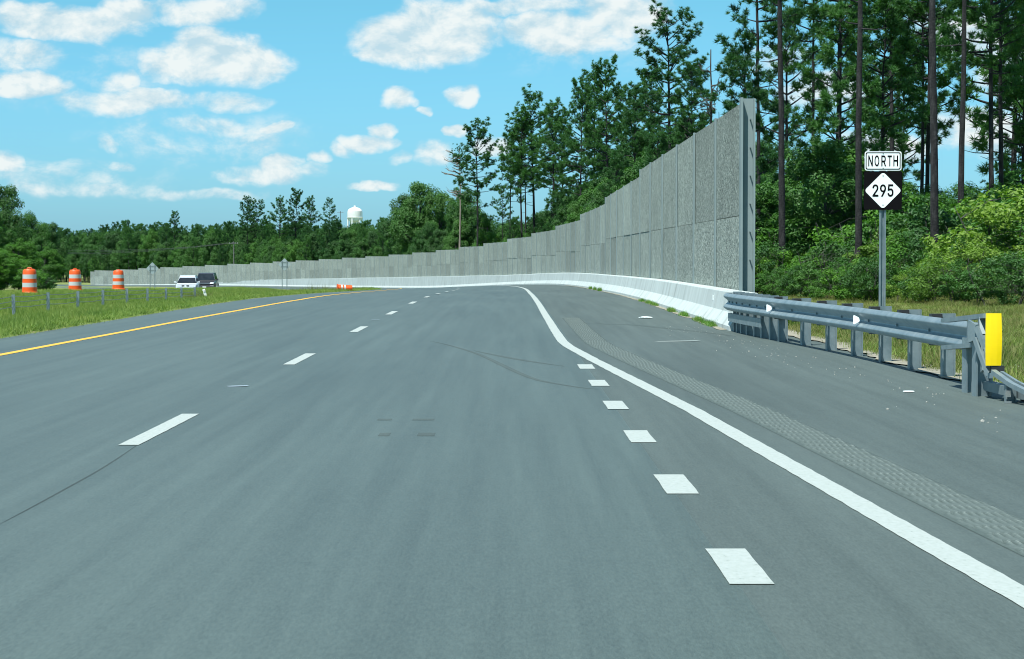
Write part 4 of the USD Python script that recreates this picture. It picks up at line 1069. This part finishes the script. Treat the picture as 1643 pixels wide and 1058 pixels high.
# -- the near pines right of the wall end (trunk column, distance, height)
near = [(1500, 69, 24, 3, 'tall pine with a stout dark trunk right of the route sign, the nearest trunk'), (1377.5, 74, 23, 1, 'tall pine with a dark trunk just left of the route sign'), (1255, 84, 22.5, 0, 'tall straight pine rising just right of the sound wall end'),
        (1540, 89, 24, 3, 'tall slim pine close to the right of the stout dark trunk'), (1592, 93, 21, 5, 'dark-trunked pine near the right edge of the picture, left of its twin'), (1607, 97, 20.5, 5, 'pine with a dark trunk nearest the right edge of the picture'),
        (1343, 101, 22, 4, 'pine half hidden in leaves left of the route sign'), (1303, 112, 21, 1, 'slender pine between the wall-end pine and the sign, behind the leafy tree'), (1433, 113, 21.5, 2, 'pine directly behind the route sign'), (1486, 108, 21, 0, 'pine between the route sign and the stout dark trunk, set back'),
        (1218, 96, 20, 1, 'thin pine showing between the sound wall end and the tall straight pine')]
for px, y, H, k, lab in near:
    x = (px - 821.5) / F * y; g0 = float(gz(x, y)); s_ = H / 22.0
    PT[k].place(lab, (x, y, g0), rot(), (s_ * .95, s_ * .95, s_))
# young pines and mid-storey
for px, topy, y, k, lab in ((1203, 84, 92, 0, 'bushy young pine rising behind the sound wall end'), (1345, 20, 96, 1, 'young pine with a full crown left of the route sign'), (1420, 10, 106, 1, 'young pine with a high crown behind the sign'),
                            (1641, 40, 99, 1, 'young pine at the right edge of the picture'), (1628, -120, 116, 0, 'pine with a low full crown right of the twin trunks'), (1265, 30, 118, 1, 'young pine behind the tall straight pine'), (1630, 212, 120, 0, 'low young pine at the right edge')):
    pine(px, topy, y, k, lab, None, PS, fat=1.05)
rf = rng(5)


def where(px):
    for lim, txt in ((640, 'left of the big rounded tree'), (722, 'around the big rounded tree'), (785, 'near the pale dead pine'), (870, 'under the middle group of pines'), (1012, 'under the dense clump of pines'), (1108, 'near the tall lone pine'), (1206, 'between the lone pine and the wall end'),
                     (1246, 'just right of the sound wall end'), (1310, 'by the tall straight pine'), (1362, 'left of the sign-side pine'), (1402, 'by the sign-side pine'), (1450, 'behind the route sign'), (1512, 'by the stout dark trunk'), (1570, 'left of the yellow marker'), (1650, 'behind the yellow marker')):
        if px < lim: return txt
    return 'right of the yellow marker'


def col(x, y): return PW / 2 + x / y * F


for k in range(10):      # the wood closing the view behind them
    y = rf.uniform(118, 215); px = rf.uniform(1235, 1720); x = (px - 821.5) / F * y
    if x + shift(y) < 14 or 1500 < px < 1645 or px < 1262: continue
    kd = PT if rf.random() < .62 else PS; kk = int(rf.integers(len(kd))); s_ = rf.uniform(.82, 1.08) if kd is PT else rf.uniform(.8, 1.25)
    kd[kk].place(('pine' if kd is PT else 'young pine') + ' deep in the right-hand wood, ' + where(px), (x, y, float(gz(x, y))), rot(), s_, ('pines' if kd is PT else 'young pines') + ' deep in the right-hand wood, ' + where(px))
for px, topy, y, k, lab in ((1320, 205, 88, 0, 'dark leafy tree between the wall-end pine and the sign pine'), (1360, 225, 96, 2, 'dark broad tree left of the route sign'), (1285, 235, 99, 1, 'leafy tree behind the tall straight pine'), (1235, 285, 92, 1, 'leafy tree just right of the wall end'),
                            (1470, 300, 92, 0, 'dark leafy tree right of the route sign'), (1545, 290, 100, 2, 'leafy tree behind the slim right-hand pine'), (1626, 262, 104, 1, 'leafy tree at the right edge of the wood'), (1580, 300, 96, 0, 'leafy tree below the twin trunks'), (1420, 300, 104, 1, 'leafy tree behind the sign post')):
    p = at(px, topy, y); g0 = float(gz(p[0], y)); s_ = (p[2] - g0) / 9.0
    BT[k].place(lab, (p[0], y, g0), rot(), (max(s_, .75), max(s_, .75), s_))
for k in range(22):
    y = rf.uniform(98, 165); px = rf.uniform(1215, 1740); x = (px - 821.5) / F * y
    if x + shift(y) < 13: continue
    s_ = rf.uniform(.45, .68); BT[int(rf.integers(3))].place('low leafy tree deep in the right-hand wood, ' + where(px), (x, y, float(gz(x, y))), rot(), (s_ * 1.3, s_ * 1.3, s_), 'low trees deep in the right-hand wood, ' + where(px))
# -- shrubs along the edge of the wood
edge = np.array([[6.9, 92], [7.6, 86], [8.7, 80], [9.4, 74], [10.4, 68], [11.3, 63], [12.4, 57], [13.4, 51], [14.2, 46]])
for row, (off, s0, s1, nn) in enumerate(((-.6, .26, .55, 36), (1.8, .45, .95, 30), (3.6, .6, 1.3, 30), (6.0, .8, 1.6, 26), (9.0, .9, 1.75, 24))):
    for k in range(nn):
        f = (k + rf.uniform(-.4, .4)) / nn * (len(edge) - 1); f = min(max(f, 0), len(edge) - 1.001); i_ = int(f)
        p = edge[i_] * (1 - f + i_) + edge[i_ + 1] * (f - i_)
        x, y = p[0] + off + rf.normal(0, .35), p[1] + off * .75 + rf.normal(0, .4)
        if x + shift(y) < 6.6: continue
        s_ = rf.uniform(s0, s1); kk = int(rf.choice(7, p=[.23, .20, .07, .15, .15, .16, .04]))
        SB[kk].place(('knee-high bright shrub in the front row, ', 'low shrub in the second row, ', 'shoulder-high leafy shrub, ', 'tall leafy shrub, ', 'tallest leafy shrub at the back, ')[row] + where(col(x, y)), (x, y, float(gz(x, y))), rot(), (s_ * rf.uniform(.95, 1.25), s_ * rf.uniform(.95, 1.25), s_), ('front-row shrubs, ', 'second-row shrubs, ', 'shoulder-high shrubs, ', 'tall shrubs, ', 'back-row shrubs, ')[row] + where(col(x, y)))

# -- the wood behind the sound wall: trees one can pick out
picked = [(1076, 20, 17, 4, 'tall pine standing alone against the sky left of the wall end'), (1050, 119, 24, 2, 'pine just left of the tall lone pine'), (1110, 110, 15, 5, 'lower pine just right of the tall lone pine'), (1020, 150, 16, 5, 'pine half behind the wall left of the lone pine'), (977, 104, 16, 2, 'tallest pine of the dense clump behind the wall'), (955, 125, 19, 5, 'dense dark pine left in the clump behind the wall'),
          (930, 140, 14, 2, 'pine at the left of the dense clump'), (1000, 150, 22, 4, 'pine at the right of the dense clump'), (886, 167, 14, 0, 'pine with a bare trunk left of the dense clump'), (858, 152, 15, 4, 'tall pine with a spiky top, tallest of the middle group'), (838, 180, 13, 0, 'pine with a long bare trunk in the middle group'), (818, 211, 13, 1, 'thin-crowned pine at the left of the middle group'),
          (845, 205, 20, 3, 'leaning thin pine between the bare trunks of the middle group'), (905, 190, 24, 2, 'pine set back between the middle group and the dense clump'), (766, 196, 13, 0, 'slender lone pine right of the dead tree'), (806, 303, 20, 3, 'small rounded pine low between the lone pine and the middle group'),
          (497, 318, 16, 0, 'pine with a leaning crown, right of the trio on the far skyline'), (472, 308, 15, 2, 'tallest pine of the trio on the far skyline'), (447, 320, 18, 4, 'wide flat-topped pine, left of the far trio'), (528, 322, 14, 1, 'narrow pine left of the water tower'), (396, 318, 15, 0, 'pine with a spreading crown, left of the far pair'), (411, 323, 17, 4, 'pine with a spreading crown, right of the far pair'), (279, 343, 15, 5, 'rounded pine standing out of the far wood above the cars')]
for px, topy, off, k, lab in picked: pine(px, topy, wall_depth(px, off), k, lab, fat=rf.uniform(.95, 1.2))
for px, topy, off, k, sx_, lab in ((676, 279, 13, 0, 1.1, 'big rounded broadleaf tree at the left end of the wood behind the wall'), (650, 300, 15, 0, 1.0, 'broadleaf tree leaning out on the left of the big rounded one'), (706, 296, 16, 0, 1.0, 'broadleaf tree right of the big rounded one'), (735, 290, 22, 1, 1.0, 'leafy tree behind the dead tree'), (752, 300, 17, 2, .9, 'leafy tree below the slender lone pine'), (780, 335, 15, 1, 1.0, 'low leafy tree right of the slender lone pine')):
    y = wall_depth(px, off); p = at(px, topy, y); g0 = float(gz(p[0], y)); s_ = (p[2] - g0) / 9.0
    BT[k].place(lab, (p[0], y, g0), rot(), (s_ * .72 * sx_, s_ * .72 * sx_, s_))


# dead trees
def dead(px, topy, y, seed, R0, label, f0, tuft=False):
    rg = rng(seed); p = at(px, topy, y); g0 = float(gz(p[0], y)); H = p[2] - g0
    t_ = thing('dead_tree', label, 'dead tree', (p[0], y, g0))
    hs = np.linspace(0, H, 12); sw = np.cumsum(rg.normal(0, .05, (12, 2)), 0)
    pts = np.stack([sw[:, 0], sw[:, 1], hs], 1)
    mb = MB(); mb.tube(pts, np.linspace(R0, .03, 12), 8); part(t_, 'trunk', mb, M['dead_wood'] if tuft else M['bark_grey'], smooth=True)
    C, A = [], []
    for k in range(26 if tuft else 11):
        z = H * rg.uniform(f0, .96); az = rg.uniform(0, 6.28); L = rg.uniform(.8, 2.6) * (1.1 - z / H * .55) * (1 if tuft else .62)
        if tuft and rg.random() < .7: az = math.pi + rg.normal(0, .5); L *= 1.9
        o = np.array([np.interp(z, hs, pts[:, 0]), np.interp(z, hs, pts[:, 1]), z]); d = np.array([math.cos(az), math.sin(az), rg.uniform(-.05, .45)])
        P = [o, o + d * L * .4 + rg.normal(0, .08, 3), o + d * L * .75 + rg.normal(0, .12, 3), o + d * L + [0, 0, rg.uniform(0, .3)]]
        mb = MB(); mb.tube(P, np.array([.075, .055, .042, .026]) * (.55 + L / 3) * (1.35 if tuft else 1), 5)
        for q_ in range(3):
            b_ = P[1] + (P[3] - P[1]) * rg.uniform(0, .9); e = b_ + d * L * .25 + rg.normal(0, .25, 3); mb.tube([b_, (b_ + e) / 2 + rg.normal(0, .03, 3), e], [.030, .022, .014], 3)
        part(t_, 'branch', mb, M['dead_wood'] if tuft else M['bark_grey'])
    if tuft:
        for k in range(60):
            C.append(pts[-1] + rg.normal(0, .55, 3) + [.2, 0, -.8]); A.append(np.array([0, 0, 1.0]))
        part(t_, 'last_needles', tufts(np.array(C), np.array(A), rg), M['needles'])


dead(740.5, 233, wall_depth(740.5, 11), 8, .22, 'pale dead pine with bare drooping branches behind the sound wall', .62, True)
dead(1143, 79, 128, 15, .13, 'thin bare snag against the sky between the lone pine and the wall end', .62)

# filler along the wall, then the far wood
LOW = (lambda px: np.interp(px, [90, 130, 200, 250, 300, 350, 420, 500, 560, 610, 640, 700, 760, 800, 860, 930, 1000, 1100, 1200, 1260], [370, 373, 360, 363, 366, 362, 360, 362, 358, 356, 355, 330, 345, 350, 330, 290, 240, 200, 190, 190]))
for k in range(120):
    px = rf.uniform(640, 1215); off = rf.uniform(11, 34); y = wall_depth(px, off)
    topy = LOW(px) + abs(rf.normal(0, 1)) * 14 + 4; p = at(px, topy, y); g0 = float(gz(p[0], y)); H = p[2] - g0
    if H < 2.5 or y > 900: continue
    if H > 9 and rf.random() < .35:
        kk = int(rf.integers(3)); s_ = H / 12.0; PS[kk].place(('young pine ' + ('close behind the sound wall, ' if off < 18 else 'set back behind the sound wall, ' if off < 26 else 'far behind the sound wall, ') + where(px)), (p[0], y, g0), rot(), s_, 'young pines ' + ('close' if off < 18 else 'set back' if off < 26 else 'far') + ' behind the sound wall, ' + where(px))
    else:
        kk = int(rf.integers(3)); s_ = H / 9.0; BT[kk].place(('leafy tree ' + ('close behind the sound wall, ' if off < 18 else 'set back behind the sound wall, ' if off < 26 else 'far behind the sound wall, ') + where(px)), (p[0], y, g0), rot(), (max(.55, s_ * .7), max(.55, s_ * .7), s_), 'leafy trees ' + ('close' if off < 18 else 'set back' if off < 26 else 'far') + ' behind the sound wall, ' + where(px))
# the far wood reads as one mass: one object
far_pos, far_scl, far_idx, far_rot = [], [], [], []
for k in range(620):
    px = rf.uniform(40, 690); off = rf.uniform(12, 100) if k < 420 else rf.uniform(10, 22); y = wall_depth(px, off)
    if y > 1390: continue
    topy = LOW(px) + abs(rf.normal(0, 1)) * 7 + (0 if k < 420 else rf.uniform(12, 38)); p = at(px, topy, y); g0 = float(gz(p[0], y)); H = p[2] - g0
    if H < 3: continue
    pn_ = rf.random() < .3
    far_pos.append((p[0], y, g0)); far_idx.append(3 if pn_ else int(rf.integers(3))); s_ = H / (12.0 if pn_ else 9.0); w_ = s_ * (.9 if pn_ else .62) * rf.uniform(.9, 1.3); far_scl.append((w_, w_, s_)); far_rot.append(rot())
fi = UsdGeom.PointInstancer.Define(stage, numbered('/World', 'far_wood'))
tag(fi, 'dark continuous wood on the far skyline beyond the curving sound wall', 'wood', kind='stuff')
protos = []
for nm, kd in (('leafy_tree', BT[0]), ('leafy_tree', BT[1]), ('leafy_tree', BT[2]), ('pine', PS[0])):
    x_ = UsdGeom.Xform.Define(stage, numbered(str(fi.GetPath()), nm)); protos.append(x_.GetPath())
    part(x_, 'trunk', kd.geo['trunk'], kd.bark); part(x_, 'crown', kd.geo['crown'], kd.leaf)


def fill(inst, protos, pos, idx, scl, rz, tilt=None):
    inst.CreatePrototypesRel().SetTargets(protos)
    inst.CreatePositionsAttr(Vt.Vec3fArray.FromNumpy(np.asarray(pos, np.float32))); inst.CreateProtoIndicesAttr(Vt.IntArray.FromNumpy(np.asarray(idx, np.int32)))
    inst.CreateScalesAttr(Vt.Vec3fArray.FromNumpy(np.asarray(scl, np.float32)))
    inst.CreateOrientationsAttr(Vt.QuathArray([Gf.Quath(math.cos(a_ / 2), 0, 0, math.sin(a_ / 2)) for a_ in rz]))


fill(fi, protos, far_pos, far_idx, far_scl, far_rot)
# -- trees on the left, beyond the opposite carriageway
for px, topy, y, k, w_, lab in ((30, 378, 196, 3, 1.15, 'bright leafy tree behind the nearest traffic drum'), (75, 392, 205, 3, .9, 'low leafy tree between the nearest and middle drums'), (5, 288, 225, 0, .7, 'tall dark tree at the left edge of the picture'), (45, 341, 235, 2, .75, 'dark tree behind the nearest traffic drum'), (78, 352, 246, 0, .7, 'dark tree right of the one behind the nearest drum'), (-20, 320, 215, 1, .9, 'leafy tree at the far left edge'), (62, 372, 222, 1, .8, 'round leafy tree above the nearest drum'), (20, 345, 240, 1, .8, 'leafy tree near the left edge behind the bright one'),
                                (2, 395, 190, 3, 1.2, 'low leafy tree at the left edge by the median grass')):
    p = at(px, topy, y); g0 = float(gz(p[0], y)); s_ = (p[2] - g0) / 9.0; ww = max(s_, .55) * w_ * 1.1
    BT[k].place(lab, (p[0], y, g0), rot(), (ww, ww, s_ * 1.03))
for k in range(12):
    px = rf.uniform(-60, 92); y = rf.uniform(186, 215); x = (px - 821.5) / F * y
    if x + shift(y) > -36.5: continue
    SB[int(rf.choice([0, 1, 3]))].place('leafy shrub at the foot of the trees beyond the opposite carriageway', (x, y, float(gz(x, y))), rot(), (1.1, 1.1, rf.uniform(.6, 1.0)), 'shrubs below the left-hand trees')

# ------------------------------------------------------------------ grass
def tuft_mesh(seed, n_, h, spread, w=.012, droop=.35):
    rg = rng(seed); o = rg.normal(0, spread, (n_, 3)) * [1, 1, 0]; d = rg.normal(0, droop, (n_, 3)) * [1, 1, 0]; hh = h * rg.uniform(.45, 1.15, n_)
    a_ = rg.uniform(0, 6.28, n_); sd = np.stack([np.cos(a_), np.sin(a_), 0 * a_], 1) * w / 2
    mid = o + d * hh[:, None] * .4 + np.array([0, 0, 1]) * hh[:, None] * .6; tip = o + d * hh[:, None] + np.array([0, 0, 1]) * hh[:, None]
    v = np.stack([o - sd, o + sd, mid - sd * .8, mid + sd * .8, tip], 1).reshape(-1, 3); b_ = (np.arange(n_) * 5)[:, None]
    return (v, np.vstack([b_ + [0, 1, 3], b_ + [0, 3, 2], b_ + [2, 3, 4]]))


def meadow(name, label, pos, scl, seed, protos_, cat='grass'):
    gi = UsdGeom.PointInstancer.Define(stage, numbered('/World', name)); tag(gi, label, cat, kind='stuff')
    pr = [part(gi, 'grass_tuft', g, m).GetPath() for g, m in protos_]
    rg = rng(seed); n_ = len(pos)
    fill(gi, pr, pos, rg.integers(0, len(pr), n_), scl, rg.uniform(0, 6.28, n_))


rg = rng(41)
pos, scl = [], []
N_ = 30000
uu = rg.uniform(-21.0, -8.72, N_); yv = 36 + 134 * rg.uniform(0, 1, N_) ** 1.35
pn_ = meshkit.fbm(np.stack([uu * .35, yv * .18, uu * 0], 1), 3, 9)
for u_, y, q_ in zip(uu, yv, pn_):
    hh = (.10 if u_ > -9.2 else .15 if u_ > -17.5 else .10) * rg.uniform(.6, 1.5) * (.6 + q_)
    x = u_ - float(shift(y)); pos.append((x, y, float(gz(x, y)))); s_ = hh / .3; scl.append((max(s_, .75), max(s_, .75), s_))
meadow('median_grass', 'yellow-green grass covering the median between the carriageways', pos, scl, 42, [(tuft_mesh(500 + k, 34, .3, .14, .014), M['grass']) for k in range(4)])
pos, scl = [], []
N_ = 15000
yv = 17 + 62 * rg.uniform(0, 1, N_); uu = 5.22 + rg.uniform(0, 1, N_) ** 1.1 * 8.5
pn_ = meshkit.fbm(np.stack([uu * .5, yv * .3, uu * 0], 1), 3, 19)
for x, y, q_ in zip(uu, yv, pn_):
    if y > 44 and x < 6.5 and False: continue
    hh = (.11 if x < 5.5 else .22 if x < 6.8 else .13) * rg.uniform(.5, 1.4) * (.55 + q_)
    if q_ > .56: hh *= .55
    if abs(col(x, y) - 1405) < 60 and 42 < y < 72 and rg.random() < .7: continue
    pos.append((x, y, float(gz(x, y)))); s_ = hh / .3; scl.append((max(s_, .75), max(s_, .75), s_))
meadow('verge_grass', 'green and straw-coloured grass on the verge behind the guardrail', pos, scl, 43, [(tuft_mesh(510 + k, 36, .3, .13, .012), M['dry_grass'] if k < 3 else M['grass']) for k in range(4)])
pos, scl = [], []
for k in range(230):      # weeds in the joint between shoulder and barrier, thickest in clumps
    y = rg.choice([44.5, 46.2, 47.8, 52, 56, 63, 66, 69, 104, 110, 116]) + rg.normal(0, .55); x = np.interp(y, [41, 100, 200], [3.98, 4.09, 4.09]) - float(shift(y)) - abs(rg.normal(0, .03))
    pos.append((x, y, float(prof(y)))); s_ = rg.uniform(.2, .75) * (1.5 if y > 100 else 1); scl.append((.4, .4, s_ * .62))
for k in range(160):
    y = rg.uniform(42, 47); x = 4.75 + rg.uniform(0, .8); pos.append((x, y, 0.0)); s_ = rg.uniform(.6, 2.0); scl.append((.6, .6, s_))
meadow('barrier_weeds', 'green weeds growing along the foot of the concrete barrier', pos, scl, 44, [(tuft_mesh(520 + k, 26, .3, .10, .016, .5), M['leaf_light'] if k else M['grass']) for k in range(3)], 'weeds')
pos, scl = [], []
for k in range(260):      # taller seeding weeds by the second diamond sign and the fence end
    px, y = (rg.normal(478, 26), rg.uniform(118, 150)) if k < 150 else (rg.normal(318, 14), rg.uniform(98, 108)) if k < 190 else (rg.uniform(520, 615), rg.uniform(112, 150))
    x = (px - 821.5) / F * y
    if x + shift(y) > -8.8: x = -8.9 - rg.uniform(0, 1.5) - float(shift(y))
    pos.append((x, y, float(gz(x, y)))); s_ = rg.uniform(.8, 2.0) * (1 if k < 190 else .55); scl.append((.8, .8, s_))
meadow('tall_weeds', 'tall dry seeding weeds at the median edge near the second diamond sign', pos, scl, 45, [(tuft_mesh(530 + k, 18, .3, .10, .012, .3), M['dry_grass']) for k in range(3)], 'weeds')
